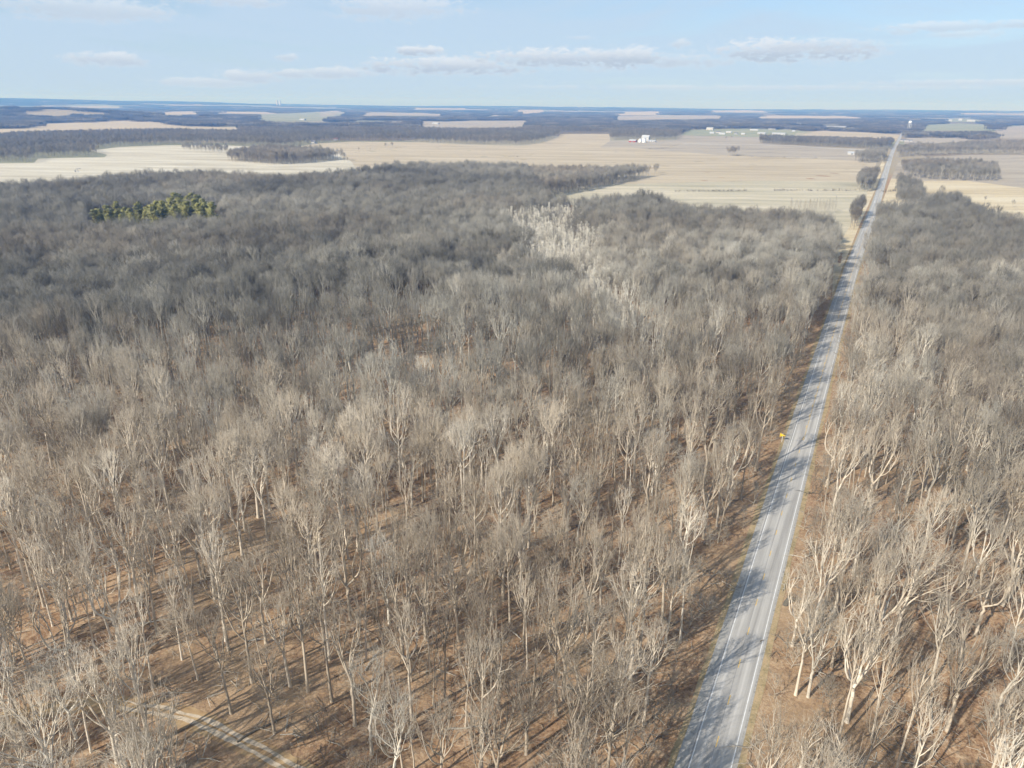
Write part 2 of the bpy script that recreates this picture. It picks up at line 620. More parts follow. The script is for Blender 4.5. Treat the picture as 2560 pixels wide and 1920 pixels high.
strips('road_seam', [strip(-4.06, -3.98, ROAD_Y0, Y_DIRT, 0.126), strip(-0.27, -0.22, ROAD_Y0, at(2010, 1101)[1], 0.126)], M_TAR)
_y1 = at(2010, 1101)[1]
_c = math.cos(R(27))
dash0 = at(1792, 1855)[1]
_dashes = []
_y = dash0 - 12.19 * _c * 12
while _y < 620:
    _dashes.append(strip(-0.10, 0.10, _y - 1.5 * _c, _y + 1.5 * _c, 0.128, 2.7))
    _y += 12.19 * _c
strips('yellow_markings', _dashes + [strip(0.30, 0.44, _y1, Y_DIRT, 0.128)], M_YELLOW)

# gravel track, bottom left
_tp = [(-60, 1815), (0, 1805), (61, 1787), (163, 1766), (300, 1764), (427, 1785), (529, 1821), (651, 1880), (740, 1926), (860, 1985), (1050, 2100), (1400, 2320)]
TRACK = [at(*p) for p in _tp]


def along(pts, n0, n1, off, wob=0.0, seed=5):
    P = np.array(pts)
    s = np.concatenate([[0], np.cumsum(np.hypot(*np.diff(P, axis=0).T))])
    t = np.arange(0, s[-1], 1.0)
    xy = np.stack([np.interp(t, s, P[:, 0]), np.interp(t, s, P[:, 1])], -1)
    kk = np.ones(9) / 9
    for j in range(2):
        xy[:, j] = np.convolve(np.pad(xy[:, j], 4, mode='reflect', reflect_type='odd'), kk, 'valid')
    d = np.gradient(xy, axis=0); d /= np.linalg.norm(d, axis=1)[:, None]
    nrm = np.stack([d[:, 1], -d[:, 0]], -1)
    rg = np.random.default_rng(seed)
    w0 = np.convolve(rg.normal(0, 1, len(t) + 4), np.ones(5) / 5, 'valid')[:, None] * wob
    w1 = np.convolve(rg.normal(0, 1, len(t) + 4), np.ones(5) / 5, 'valid')[:, None] * wob
    a = xy + nrm * (n0 + w0); b_ = xy + nrm * (n1 + w1)
    rows = [a + (b_ - a) * q for q in (0, .5, 1)]
    v = np.stack([np.column_stack([r_, h(r_[:, 0], r_[:, 1]) + off]) for r_ in rows], 1).reshape(-1, 3)
    i = np.arange(len(t) - 1)[:, None] * 3 + np.arange(2)[None, :]
    q = np.stack([i, i + 1, i + 4, i + 3], -1).reshape(-1, 4)
    return v, q


M_TRACKBED = field_material('track_grass', (0.24, 0.15, 0.08), (0.38, 0.26, 0.14), (0.50, 0.38, 0.22), 0.2, 0.2, 0)
M_GRAVEL = plain('track_gravel', (0.50, 0.41, 0.30), 1.0, 0.1, 0.4, 1.1)
strips('track_bed', [along(TRACK, -2.2, 2.2, 0.05, 0.7)], M_TRACKBED)
strips('gravel_track', [along(TRACK[4:], -1.3, -0.4, 0.09, .38, 6), along(TRACK[4:], 0.45, 1.35, 0.09, .38, 7)], M_GRAVEL)
_T = np.array([(np.interp(q, np.arange(len(TRACK)), [p[0] for p in TRACK]), np.interp(q, np.arange(len(TRACK)), [p[1] for p in TRACK])) for q in np.arange(0, len(TRACK) - 1, 0.1)])


def track_d(x, y):
    return np.min(np.hypot(np.asarray(x)[..., None] - _T[:, 0], np.asarray(y)[..., None] - _T[:, 1]), -1)


# ------------------------------------------------------------------ fields
F_PALE = field_material('pale_stubble', (0.38, 0.33, 0.24), (0.52, 0.47, 0.37), (0.63, 0.585, 0.485), 0.004, 0.03, 6)
F_TAN = field_material('tan_stubble', (0.37, 0.305, 0.21), (0.46, 0.385, 0.275), (0.53, 0.455, 0.34), 0.003, 0.022, 10, 0, 40)
F_GREY = field_material('grey_soil', (0.29, 0.25, 0.195), (0.40, 0.345, 0.27), (0.48, 0.42, 0.33), 0.004, 0.02, 8, 0.05, 90)
F_GREEN = field_material('grey_green_field', (0.31, 0.285, 0.20), (0.46, 0.41, 0.30), (0.57, 0.50, 0.375), 0.004, 0.05, 4, 0, 130)
F_GOLD = field_material('golden_grass', (0.43, 0.34, 0.21), (0.55, 0.46, 0.31), (0.63, 0.555, 0.41), 0.006, 0.04, 6, 0, 170)
F_PAST = field_material('far_pasture', (0.22, 0.23, 0.13), (0.30, 0.30, 0.19), (0.38, 0.35, 0.25), 0.003, 0.01, 6, 0, 210)

OPEN = []          # outlines of open land in photo pixels; no trees stand in front of or on them


def field(px, mat, off=0.15, name='field'):
    OPEN.append([p[:2] for p in px])
    return sheet(name, pxpoly(px), mat, off)


# the big open land between the near wood and the far woods
field([(-420, 520), (-420, 420), (0, 409), (85, 408), (95, 398), (262, 395), (268, 389), (225, 378), (293, 370), (407, 366), (530, 365), (610, 368), (690, 374),
       (760, 366), (830, 376), (880, 405), (900, 440), (860, 500), (300, 500)], F_PALE, 0.20)
field([(690, 374), (760, 366), (785, 361), (881, 355), (1044, 356), (1166, 361), (1308, 363), (1370, 353), (1396, 343), (1402, 336.5), (1522, 336.5), (1526, 352),
       (1500, 367), (1571, 367), (1642, 374), (1720, 380), (1791, 386), (1930, 393), (2060, 398), (2140, 403), (2192, 405), (2178, 455), (1900, 452), (1500, 462),
       (1350, 480), (1100, 500), (860, 500), (900, 440), (880, 405), (830, 376)], F_TAN, 0.16)
field([(1526, 352), (1690, 351), (1702, 338), (1900, 341), (1900, 358), (2010, 366), (2110, 372), (2210, 379), (2200, 396), (2140, 403), (2060, 398), (1930, 393),
       (1791, 386), (1720, 380), (1642, 374), (1571, 367), (1500, 367)], F_GREY, 0.18)
field([(1350, 480), (1500, 462), (1900, 452), (2178, 455), (2160, 505), (2110, 590), (1900, 570), (1500, 520), (1300, 500)], F_GREEN, 0.14)
field([(2246, 404), (2290, 398), (2330, 394), (2430, 390), (2560, 389), (2900, 388), (2900, 480), (2560, 470), (2420, 452), (2280, 452), (2228, 446)], F_GREY, 0.14)
field([(2228, 446), (2280, 452), (2420, 452), (2560, 470), (2900, 480), (2900, 640), (2560, 610), (2200, 610), (2165, 620), (2200, 520)], F_GOLD, 0.16)
# grass along the road where the wood opens
field([(2080, 745), (2110, 660), (2150, 560), (2190, 470), (2212, 410), (2206, 404), (2180, 450), (2130, 540), (2085, 640)], F_GOLD, 0.045, 'roadside_grass')
# farther fields
for px, mt in (
        ([(-200, 334), (-200, 327), (0, 323), (87, 321), (95, 310), (190, 307), (300, 303), (415, 307), (430, 315), (610, 319), (590, 325), (420, 322), (250, 325), (110, 328), (0, 332)], F_TAN),
        ([(643, 299), (640, 288), (700, 284), (800, 280), (870, 281), (860, 287), (820, 293), (815, 300), (700, 303)], F_PAST),
        ([(398, 287), (400, 281), (500, 278), (498, 286)], F_TAN), ([(533, 284), (535, 279), (650, 280), (695, 281), (690, 285)], F_TAN),
        ([(53, 285), (60, 279), (150, 276), (185, 281), (178, 287)], F_PAST), ([(150, 267), (155, 263.5), (330, 267), (320, 272)], F_PAST),
        ([(1040, 316), (1043, 306), (1180, 302), (1320, 302), (1325, 311), (1310, 319), (1180, 321), (1060, 319)], F_GREY),
        ([(800, 293), (800, 277), (865, 277), (860, 287)], F_GREY), ([(905, 289), (905, 280), (1060, 283), (1110, 285), (1110, 290)], F_GREY),
        ([(1290, 283), (1295, 276), (1358, 276), (1360, 280), (1320, 284)], F_TAN), ([(1545, 288), (1548, 281), (1640, 279), (1668, 283), (1660, 288)], F_TAN),
        ([(1530, 300), (1540, 290), (1700, 288), (1810, 289), (1810, 296), (1700, 298)], F_GREY), ([(1890, 296), (1890, 288.5), (2148, 290.5), (2140, 296)], F_TAN),
        ([(1702, 338), (1720, 324), (1880, 322), (1990, 325), (2030, 331), (1985, 340), (1900, 341)], F_PAST),
        ([(1985, 346), (1990, 331), (2060, 327), (2180, 332), (2250, 338), (2240, 352), (2130, 347)], F_TAN),
        ([(2290, 327), (2312, 312), (2400, 308), (2470, 312), (2485, 327)], F_PAST), ([(2480, 348), (2490, 320), (2560, 314), (2800, 312), (2800, 348)], F_GREY),
        ([(2258, 360), (2268, 345), (2420, 345), (2415, 361)], F_GREY), ([(2360, 305), (2365, 296), (2450, 296), (2450, 306)], F_PAST),
        ([(1020, 274), (1030, 270.5), (1180, 272), (1180, 275)], F_TAN), ([(1760, 281), (1770, 276.5), (1930, 277.5), (1930, 282)], F_TAN),
        ([(2380, 287), (2400, 283), (2560, 284), (2640, 285), (2640, 290)], F_TAN)):
    field(px, mt, 0.3)
# pale farm lane in front of the plantation
M_LANE = plain('pale_lane', (0.62, 0.60, 0.56), 1.0, 0.1, 0.15, 0.02)
strips('farm_lane', [along([at(1707, 359.5), at(1868, 361.5), at(1990, 367), at(2080, 373), at(2172, 378.5)], -5.5, 5.5, 0.45)], M_LANE)


# ------------------------------------------------------------------ tree forms
class Form:
    def __init__(self):
        self.tubes = {'trunk': [], 'crown': []}     # (points, radii, sides)
        self.spikes = []                            # (p0, p1, radius)


def rnd_perp(rg, d):
    v = Vector((rg.gauss(0, 1), rg.gauss(0, 1), rg.gauss(0, 1)))
    v -= d * v.dot(d)
    return v.normalized() if v.length > 1e-6 else Vector((1, 0, 0))


def grow(F, rg, p, d, L, r, lev, sp):
    """a branch with its side branches; sp holds the habit of the tree"""
    nseg = (0, 6, 4, 3)[lev]
    pts = [p.copy()]; rads = [r]
    q = p.copy(); dd = d.copy()
    for i in range(nseg):
        dd = (dd + rnd_perp(rg, dd) * sp['crook'] * (0.6 + 0.25 * lev) + Vector((0, 0, sp['up'] * (0.5 if lev > 1 else 1)))).normalized()
        q = q + dd * (L / nseg)
        pts.append(q.copy()); rads.append(r * (1 - 0.72 * (i + 1) / nseg))
    F.tubes['trunk' if lev == 1 else 'crown'].append((pts, rads, 4 if lev == 1 else 3))
    nch = sp['n'][lev]
    nch = max(1, int(nch * (0.75 + 0.5 * rg.random()) * min(1.0, 0.45 + L / sp['Lref'][lev] * 0.55)))
    a0 = rg.random() * 6.28
    for k in range(nch):
        t = sp['t0'][lev] + (1 - sp['t0'][lev]) * (k + rg.random() * 0.8) / nch
        t = min(t, 0.999)
        f = t * nseg; i = int(f); f -= i
        bp = pts[i].lerp(pts[i + 1], f)
        bd = (pts[i + 1] - pts[i]).normalized()
        a0 += 2.4 + rg.gauss(0, .5)
        ax = bd.orthogonal().normalized()
        side = (Matrix.Rotation(a0, 3, bd) @ ax)
        ang = R(sp['ang'][lev]) * (1.15 - 0.5 * t) * (0.75 + 0.5 * rg.random())
        nd = (bd * math.cos(ang) + side * math.sin(ang)).normalized()
        nl = L * sp['ratio'][lev] * (1.12 - 0.55 * t) * (0.7 + 0.6 * rg.random())
        if lev < 3:
            grow(F, rg, bp, nd, nl, max(sp['tw'] * 1.15, r * 0.56 * (1 - 0.45 * t)), lev + 1, sp)
        else:
            nd = (nd + Vector((0, 0, sp['up']))).normalized()
            F.spikes.append((bp, bp + nd * max(0.7, nl), sp['tw']))
    # the branch end
    F.spikes.append((pts[-1], pts[-1] + dd * max(.5, L * 0.25), sp['tw']))


def make_form(seed, H=25, cb=0.42, spread=6.5, n1=11, fork=0, crook=0.13, up=0.07, r0=0.30, dens=1.0, ang1=(46, 16), tw=0.019, top=0.9, lean=0.03):
    rg = random.Random(seed)
    F = Form()
    sp = dict(crook=crook, up=up, n=(0, int(6.4 * dens + .5), int(5.2 * dens + .5), int(4.2 * dens + .5)), Lref=(1, spread, spread * .5, spread * .25),
              ang=(0, 34, 32, 27), ratio=(0, 0.52, 0.56, 0.85), t0=(0, .22, .28, .25), tw=tw)
    base = Vector((0, 0, -0.4))
    leaders = []

    def leader(p, d, L, r, wob, nseg):
        pts = [p.copy()]; rads = [r]
        q = p.copy(); dd = d.copy()
        for i in range(nseg):
            dd = (dd + rnd_perp(rg, dd) * wob + Vector((0, 0, 0.05))).normalized()
            q = q + dd * (L / nseg)
            pts.append(q.copy()); rads.append(r * (1 - 0.86 * ((i + 1) / nseg) ** 1.15))
        return pts, rads
    d0 = (Vector((rg.gauss(0, lean), rg.gauss(0, lean), 1))).normalized()
    if fork == 0:
        pts, rads = leader(base, d0, H * top, r0, crook * .35, 10)
        leaders.append((pts, rads, cb))
    else:
        fh = H * cb * (0.55 + 0.4 * rg.random())
        pts, rads = leader(base, d0, fh, r0, crook * .3, 5)
        rads = [r0 * (1 - 0.28 * i / 5) for i in range(6)]
        a = rg.random() * 6.28
        F.tubes['trunk'].append((pts, rads, 7))
        for k in range(fork):
            a += 6.28 / fork + rg.gauss(0, .3)
            an = R(16 + 12 * rg.random())
            dd = Vector((math.cos(a) * math.sin(an), math.sin(a) * math.sin(an), math.cos(an)))
            lp, lr = leader(pts[-1] - Vector((0, 0, .15)), dd, (H * top - fh) * (0.82 + 0.2 * rg.random()), r0 * (0.72 - 0.05 * fork), crook * .6, 8)
            leaders.append((lp, lr, 0.22))
    for (pts, rads, c) in leaders:
        rads = list(rads)
        if fork == 0:
            rads[0] *= 1.35
        F.tubes['trunk'].append((pts, rads, 7 if fork == 0 else 5))
        nb = n1 if fork == 0 else int(n1 * 1.5 / fork)
        nseg = len(pts) - 1
        a = rg.random() * 6.28
        for k in range(nb):
            t = c + (0.985 - c) * ((k + rg.random() * .7) / nb)
            u = (t - c) / (1 - c)
            f = t * nseg; i = min(int(f), nseg - 1); f -= i
            bp = pts[i].lerp(pts[i + 1], f)
            bd = (pts[i + 1] - pts[i]).normalized()
            a += 2.4 + rg.gauss(0, .35)
            an = R(ang1[0] + (ang1[1] - ang1[0]) * u) * (0.8 + 0.4 * rg.random())
            side = Vector((math.cos(a), math.sin(a), 0))
            nd = (bd * math.cos(an) + side * math.sin(an)).normalized()
            L = spread * (0.62 + 0.5 * math.sin(math.pi * min(1, 0.18 + u * 0.8))) * (0.7 + 0.5 * rg.random()) * (1 if fork == 0 else .85)
            rr = rads[i] * 0.55
            grow(F, rg, bp, nd, L, max(0.06, min(rads[i] * .7, 0.0185 * L + .02)), 1, sp)
        F.spikes.append((pts[-1], pts[-1] + Vector((0, 0, 1.2)), tw))
        for _ in range(3):
            grow(F, rg, pts[-1], (Vector((rg.gauss(0, .3), rg.gauss(0, .3), 1))).normalized(), spread * .45, 0.04, 2, sp)
    return F


def make_dome(seed, H=25, cb=0.42, spread=5.5, n=(9, 4, 4, 2), r0=0.28, tw=0.0175, split=0, crook=0.10, lump=0.22, lean=0.03, umin=-0.2, th=1.0):
    rg = random.Random(seed)
    F = Form()
    lx, ly = rg.gauss(0, lean) * H, rg.gauss(0, lean) * H

    def shell(d, f):
        return Vector((lx + spread * d.x * f, ly + spread * d.y * f, H * (cb + 1) / 2 + H * (1 - cb) / 2 * d.z * f))

    def jitter(d, a):
        v = Vector((d.x + rg.gauss(0, a), d.y + rg.gauss(0, a), d.z + rg.gauss(0, a) + a * .25))
        return v.normalized()

    def path(a, b, k, bow):
        L = (b - a).length
        m = (a + b) / 2 + Vector((rg.gauss(0, crook) * L, rg.gauss(0, crook) * L, -bow * L + rg.gauss(0, crook * .6) * L))
        out = []
        for q in range(k + 1):
            t = q / k
            p = a * (1 - t) ** 2 + m * 2 * t * (1 - t) + b * t * t
            if 0 < q < k:
                p = p + Vector((rg.gauss(0, 1), rg.gauss(0, 1), rg.gauss(0, 1))) * crook * .16 * L / k
            out.append(p)
        return out

    def on(pts, t):
        f = min(t, .999) * (len(pts) - 1)
        q = int(f)
        return pts[q].lerp(pts[q + 1], f - q)

    zt = H * (cb + (1 - cb) * .62)
    if split:
        zt = H * cb * (.7 + .25 * rg.random())
    k = 9
    tr = []
    for q in range(k + 1):
        t = q / k
        tr.append(Vector((lx * t * zt / H + rg.gauss(0, crook * .8) * t, ly * t * zt / H + rg.gauss(0, crook * .8) * t, -.4 + (zt + .4) * t)))
    rr = [r0 * ((1.3 if q == 0 else 1.0) - (.30 if split else .74) * (q / k)) for q in range(k + 1)]
    F.tubes['trunk'].append((tr, rr, 7))
    hubs = []
    if split:
        a = rg.random() * 6.28
        for q in range(split):
            a += 6.28 / split + rg.gauss(0, .3)
            top = shell(Vector((math.cos(a) * .5, math.sin(a) * .5, .35)), .8)
            p = path(tr[-1] - Vector((0, 0, .2)), top, 7, .09)
            F.tubes['trunk'].append((p, [r0 * .62 * (1 - .72 * w / 7) for w in range(8)], 5))
            hubs.append((p, a))
    ga = rg.random() * 6.28
    for i1 in range(n[0]):
        u = umin + (1 - umin) * (i1 + rg.random() * .8) / n[0]
        u = min(u, .99)
        ga += 2.4 + rg.gauss(0, .25)
        c = math.sqrt(max(0, 1 - u * u))
        d1 = Vector((c * math.cos(ga), c * math.sin(ga), u))
        w = 1 + rg.uniform(-lump, lump * .7)
        if split:
            hp, ha = min(hubs, key=lambda q: -math.cos(q[1] - ga))
            st = on(hp, .12 + .8 * max(0, (u - umin) / (1 - umin)) * rg.uniform(.75, 1))
        else:
            z0 = H * cb * .82 + (zt - H * cb * .82) * max(0, (u - umin) / (1 - umin)) ** .8 * rg.uniform(.7, 1)
            st = on(tr, z0 / zt)
        p1 = path(st, shell(d1, .68 * w), 5, .07)
        L1 = (p1[-1] - p1[0]).length
        ra = min(.46 * r0, (.016 * L1 + .03)) * th
        F.tubes['trunk'].append((p1, [ra * (1 - .62 * q / 5) for q in range(6)], 4))
        for i2 in range(n[1] + rg.randint(-1, 1)):
            t = .25 + .75 * (i2 + rg.random()) / n[1]
            d2 = jitter(d1, .30)
            p2 = path(on(p1, t), shell(d2, w * rg.uniform(.78, .95)), 3, .06)
            rb = ra * .52 * (1.15 - .5 * t)
            F.tubes['crown'].append((p2, [max(rb * (1 - .6 * q / 3), tw) for q in range(4)], 3))
            for i3 in range(n[2] + rg.randint(-1, 1)):
                t = .22 + .78 * (i3 + rg.random()) / n[2]
                d3 = jitter(d2, .17)
                a3 = on(p2, t)
                b3 = shell(d3, w * rg.uniform(.86, 1.06))
                p3 = path(a3, b3, 2, .07)
                rc = max(rb * .52, tw * 1.15)
                F.tubes['crown'].append((p3, [rc, rc * .75, tw * .8], 3))
                L3 = (b3 - a3).length
                for i4 in range(n[3]):
                    t = .15 + .85 * (i4 + rg.random()) / n[3]
                    a4 = on(p3, t)
                    d4 = (jitter((b3 - a3).normalized(), .36) + Vector((0, 0, .12))).normalized()
                    F.spikes.append((a4, a4 + d4 * max(.8, L3 * rg.uniform(.35, .7)), tw))
    return F


def tube_arrays(tubes):
    """frusta between consecutive points, one set per number of sides"""
    V, Lp, Ct, b = [], [], [], 0
    ST = []
    for n in (3, 4, 5, 7):
        P0, P1, R0, R1 = [], [], [], []
        for pts, rads, k in tubes:
            if k != n: continue
            for i in range(len(pts) - 1):
                P0.append(pts[i][:]); P1.append(pts[i + 1][:]); R0.append(rads[i]); R1.append(rads[i + 1])
        if not P0: continue
        P0 = np.array(P0); P1 = np.array(P1); R0 = np.array(R0); R1 = np.array(R1)
        d = P1 - P0; d /= np.linalg.norm(d, axis=1)[:, None] + 1e-9
        a = np.cross(d, [0.31, 0.77, 0.12]); a /= np.linalg.norm(a, axis=1)[:, None] + 1e-9
        c = np.cross(d, a)
        th = 2 * np.pi * np.arange(n) / n
        ring = a[:, None] * np.cos(th)[None, :, None] + c[:, None] * np.sin(th)[None, :, None]
        v = np.concatenate([P0[:, None] + ring * R0[:, None, None], P1[:, None] + ring * R1[:, None, None]], 1)
        m = len(P0)
        k = np.arange(n); k2 = (k + 1) % n
        q = np.stack([k, k2, k2 + n, k + n], -1)
        q = (np.arange(m)[:, None, None] * 2 * n + q[None]).reshape(-1, 4) + b
        V.append(v.reshape(-1, 3)); Lp.append(q.ravel()); Ct.append(np.full(len(q), 4)); b += m * 2 * n
        ST.append(np.concatenate([np.repeat(R0[:, None], n, 1), np.repeat(R1[:, None], n, 1)], 1).ravel())
    return V, Lp, Ct, b, ST


def spike_arrays(sp, b):
    P0 = np.array([s[0][:] for s in sp]); P1 = np.array([s[1][:] for s in sp]); r = np.array([s[2] for s in sp])
    d = P1 - P0; d /= np.linalg.norm(d, axis=1)[:, None] + 1e-9
    a = np.cross(d, [0.31, 0.77, 0.12]); a /= np.linalg.norm(a, axis=1)[:, None] + 1e-9
    c = np.cross(d, a)
    th = 2 * np.pi * np.arange(3) / 3
    ring = a[:, None] * np.cos(th)[None, :, None] + c[:, None] * np.sin(th)[None, :, None]
    v = np.concatenate([P0[:, None] + ring * r[:, None, None], P1[:, None]], 1).reshape(-1, 3)
    f = np.array([[0, 1, 3], [1, 2, 3], [2, 0, 3]])
    f = (np.arange(len(sp))[:, None, None] * 4 + f[None]).reshape(-1, 3) + b
    return v, f.ravel(), np.full(len(f), 3)


def form_mesh(name, F, which, mat):
    tubes = []
    for k in which:
        tubes += F.tubes[k]
    V, Lp, Ct, b, ST = tube_arrays(tubes)
    if 'crown' in which and F.spikes:
        v, l, c = spike_arrays(F.spikes, b)
        V.append(v); Lp.append(l); Ct.append(c); ST.append(np.full(len(v), .015))
    me = mesh_np(name, np.vstack(V), np.concatenate(Lp), np.concatenate(Ct))
    me.attributes.new('stout', 'FLOAT', 'POINT').data.foreach_set('value', np.clip((np.concatenate(ST) - .025) / .09, 0, 1).astype(np.float32))
    me.materials.append(mat)
    return me


def collection_of(name, meshes):
    """forms that a stand of many trees is made of"""
    col = bpy.data.collections.new(name)
    for i, me in enumerate(meshes):
        o = bpy.data.objects.new('%s_%02d' % (name, i), me)
        col.objects.link(o)
    return col


HABITS = [
    ('tall straight', dict(H=28, cb=.48, spread=4.4, r0=.34, umin=.12)),
    ('tall straight', dict(H=26, cb=.43, spread=4.8, r0=.33, crook=.13, umin=.05)),
    ('slender', dict(H=25, cb=.50, spread=2.9, n=(8, 3, 3, 2), r0=.22, umin=.1, lean=.03)),
    ('slender', dict(H=23, cb=.44, spread=3.1, n=(8, 3, 3, 2), r0=.20, lean=.06, crook=.14, umin=.1)),
    ('forked', dict(H=27, cb=.42, spread=5.2, r0=.38, split=2, crook=.12, umin=.15)),
    ('forked', dict(H=26, cb=.38, spread=5.6, r0=.40, split=3, crook=.13, umin=.1)),
    ('broad crowned', dict(H=25, cb=.36, spread=6.6, n=(12, 5, 4, 2), r0=.42, umin=-.1, lump=.32)),
    ('broad crowned', dict(H=24, cb=.33, spread=6.6, n=(11, 5, 4, 2), r0=.42, split=3, umin=-.05, lump=.3)),
    ('fine twigged', dict(H=24, cb=.40, spread=4.7, n=(11, 5, 5, 4), r0=.26, tw=.015, th=.85, umin=0)),
    ('crooked limbed', dict(H=26, cb=.36, spread=5.6, n=(9, 5, 4, 3), r0=.38, split=2, crook=.15, lump=.38, tw=.0175, th=.68, umin=.05)),
    ('crooked limbed', dict(H=24, cb=.32, spread=5.6, n=(9, 5, 4, 3), r0=.36, split=3, crook=.15, lump=.38, tw=.0175, th=.68, umin=.05)),
]
FORMS = []
for i, (nm, kw) in enumerate(HABITS):
    FORMS.append((nm, make_dome(100 + i, **kw)))
T_MESH = [form_mesh('trunk', F, ('trunk',), BARK) for _, F in FORMS]
C_MESH = [form_mesh('crown', F, ('crown',), BARK) for _, F in FORMS]
FULL = collection_of('full_trees', [form_mesh('tree', F, ('trunk', 'crown'), BARK) for _, F in FORMS])
# lighter trees for the middle distance: fewer, stouter twigs
LIGHT_KW = [dict(H=26, cb=.42, spread=5.0, r0=.32, umin=0), dict(H=24, cb=.32, spread=6.6, n=(12, 5, 5, 4), r0=.38, umin=-.15),
            dict(H=25, cb=.38, spread=5.6, split=3, r0=.38, umin=0), dict(H=22, cb=.40, spread=4.2, r0=.26, umin=0),
            dict(H=23, cb=.28, spread=7.2, n=(13, 5, 5, 4), r0=.40, umin=-.2), dict(H=24, cb=.34, spread=6.2, split=3, crook=.2, lump=.35, r0=.44, umin=0)]
LIGHT_F = [make_dome(300 + i, **{'n': (10, 5, 4, 4), 'tw': .032, **kw}) for i, kw in enumerate(LIGHT_KW)]
LIGHT = collection_of('light_trees', [form_mesh('tree', F, ('trunk', 'crown'), BARK) for F in LIGHT_F])
# tall thin pole-stage trees (pale stand) and saplings
POLE_F = [make_form(400 + i, H=16 + i, cb=.3, spread=2.2, n1=12, r0=.12, ang1=(38, 16), up=.12, dens=.62, tw=.03, crook=.1, lean=.04) for i in range(4)]
POLES = collection_of('pole_trees', [form_mesh('tree', F, ('trunk', 'crown'), BARK) for F in POLE_F])
SAP_F = [make_form(500 + i, H=(5.5, 7.5, 9.5, 6.5)[i], cb=.18, spread=(2.4, 2.6, 3.0, 3.2)[i], n1=11, r0=.06, ang1=(60, 24), dens=.8, tw=.011, crook=.2, lean=.08, fork=(0, 0, 0, 3)[i]) for i in range(4)]
ST_MESH = [form_mesh('trunk', F, ('trunk',), BARK) for F in SAP_F]
SC_MESH = [form_mesh('crown', F, ('crown',), BARK) for F in SAP_F]
SAPS = collection_of('small_trees', [form_mesh('tree', F, ('trunk', 'crown'), BARK) for F in SAP_F])


# patches of far woodland (a piece of wood 70 m square, many small leafless crowns)
def patch_mesh(seed, size, n, tall, nsp=26, wid=0.55):
    rg = random.Random(seed)
    sp = []
    for _ in range(n):
        x, y = (rg.random() - .5) * size, (rg.random() - .5) * size
        H = tall * (0.7 + .4 * rg.random())
        wdt = 0.24 * H * (0.8 + .5 * rg.random())
        c = Vector((x, y, H * .38))
        sp.append((Vector((x, y, -1)), Vector((x, y, H * .75)), .45))
        for k in range(nsp):
            a = rg.random() * 6.283; u = rg.random()
            e = Vector((math.cos(a) * wdt * math.sqrt(1 - u * u * .8) * (.7 + .4 * rg.random()), math.sin(a) * wdt * math.sqrt(1 - u * u * .8) * (.7 + .4 * rg.random()), H * (.05 + .6 * u)))
            s = c + e * (0.15 + 0.35 * rg.random())
            sp.append((s, c + e, wid * (0.7 + .6 * rg.random())))
    v, l, ct = spike_arrays(sp, 0)
    me = mesh_np('wood_patch', v, l, ct)
    me.materials.append(BARK)
    return me


PATCH = collection_of('wood_patches', [patch_mesh(600 + i, 72, 62, 20) for i in range(4)])
BIGPATCH = collection_of('wide_wood_patches', [patch_mesh(620 + i, 240, 190, 19, 12, 1.7) for i in range(3)])


# ------------------------------------------------------------------ stands of trees
def gn_group(col):
    g = bpy.data.node_groups.new('stand_' + col.name, 'GeometryNodeTree')
    g.interface.new_socket('Geometry', in_out='INPUT', socket_type='NodeSocketGeometry')
    g.interface.new_socket('Geometry', in_out='OUTPUT', socket_type='NodeSocketGeometry')
    t = NT(g)
    gi = t.n('NodeGroupInput'); go = t.n('NodeGroupOutput')
    ci = t.n('GeometryNodeCollectionInfo')
    ci.inputs['Collection'].default_value = col
    ci.inputs['Separate Children'].default_value = True
    ci.inputs['Reset Children'].default_value = True
    ip = t.n('GeometryNodeInstanceOnPoints')
    t.link(gi.outputs[0], ip.inputs['Points'])
    t.link(ci.outputs[0], ip.inputs['Instance'])
    ip.inputs['Pick Instance'].default_value = True
    a = t.n('GeometryNodeInputNamedAttribute', data_type='INT'); a.inputs[0].default_value = 'pick'
    t.link(a.outputs[0], ip.inputs['Instance Index'])
    a = t.n('GeometryNodeInputNamedAttribute', data_type='FLOAT_VECTOR'); a.inputs[0].default_value = 'turn'
    er = t.n('FunctionNodeEulerToRotation')
    t.link(a.outputs[0], er.inputs[0]); t.link(er.outputs[0], ip.inputs['Rotation'])
    a = t.n('GeometryNodeInputNamedAttribute', data_type='FLOAT_VECTOR'); a.inputs[0].default_value = 'size'
    t.link(a.outputs[0], ip.inputs['Scale'])
    t.link(ip.outputs[0], go.inputs[0])
    return g


GROUPS = {}


def stand(name, col, x, y, pick, rz, sc, tone, warm, tilt=0.03, scz=None, sink=0.0):
    n = len(x)
    if n == 0:
        return None
    me = bpy.data.meshes.new(name)
    me.vertices.add(n)
    me.vertices.foreach_set('co', np.stack([x, y, h(x, y) - sink], -1).astype(np.float32).ravel())
    rg = np.random.default_rng(n)
    turn = np.stack([rg.normal(0, tilt, n), rg.normal(0, tilt, n), rz], -1)
    size = np.stack([sc, sc, sc if scz is None else scz], -1)
    me.attributes.new('pick', 'INT', 'POINT').data.foreach_set('value', np.asarray(pick, np.int32))
    me.attributes.new('turn', 'FLOAT_VECTOR', 'POINT').data.foreach_set('vector', turn.astype(np.float32).ravel())
    me.attributes.new('size', 'FLOAT_VECTOR', 'POINT').data.foreach_set('vector', size.astype(np.float32).ravel())
    me.attributes.new('tone', 'FLOAT', 'POINT').data.foreach_set('value', np.asarray(tone, np.float32))
    me.attributes.new('warm', 'FLOAT', 'POINT').data.foreach_set('value', np.asarray(warm, np.float32))
    o = link(name, me)
    if col.name not in GROUPS:
        GROUPS[col.name] = gn_group(col)
    o.modifiers.new('trees', 'NODES').node_group = GROUPS[col.name]
    return o


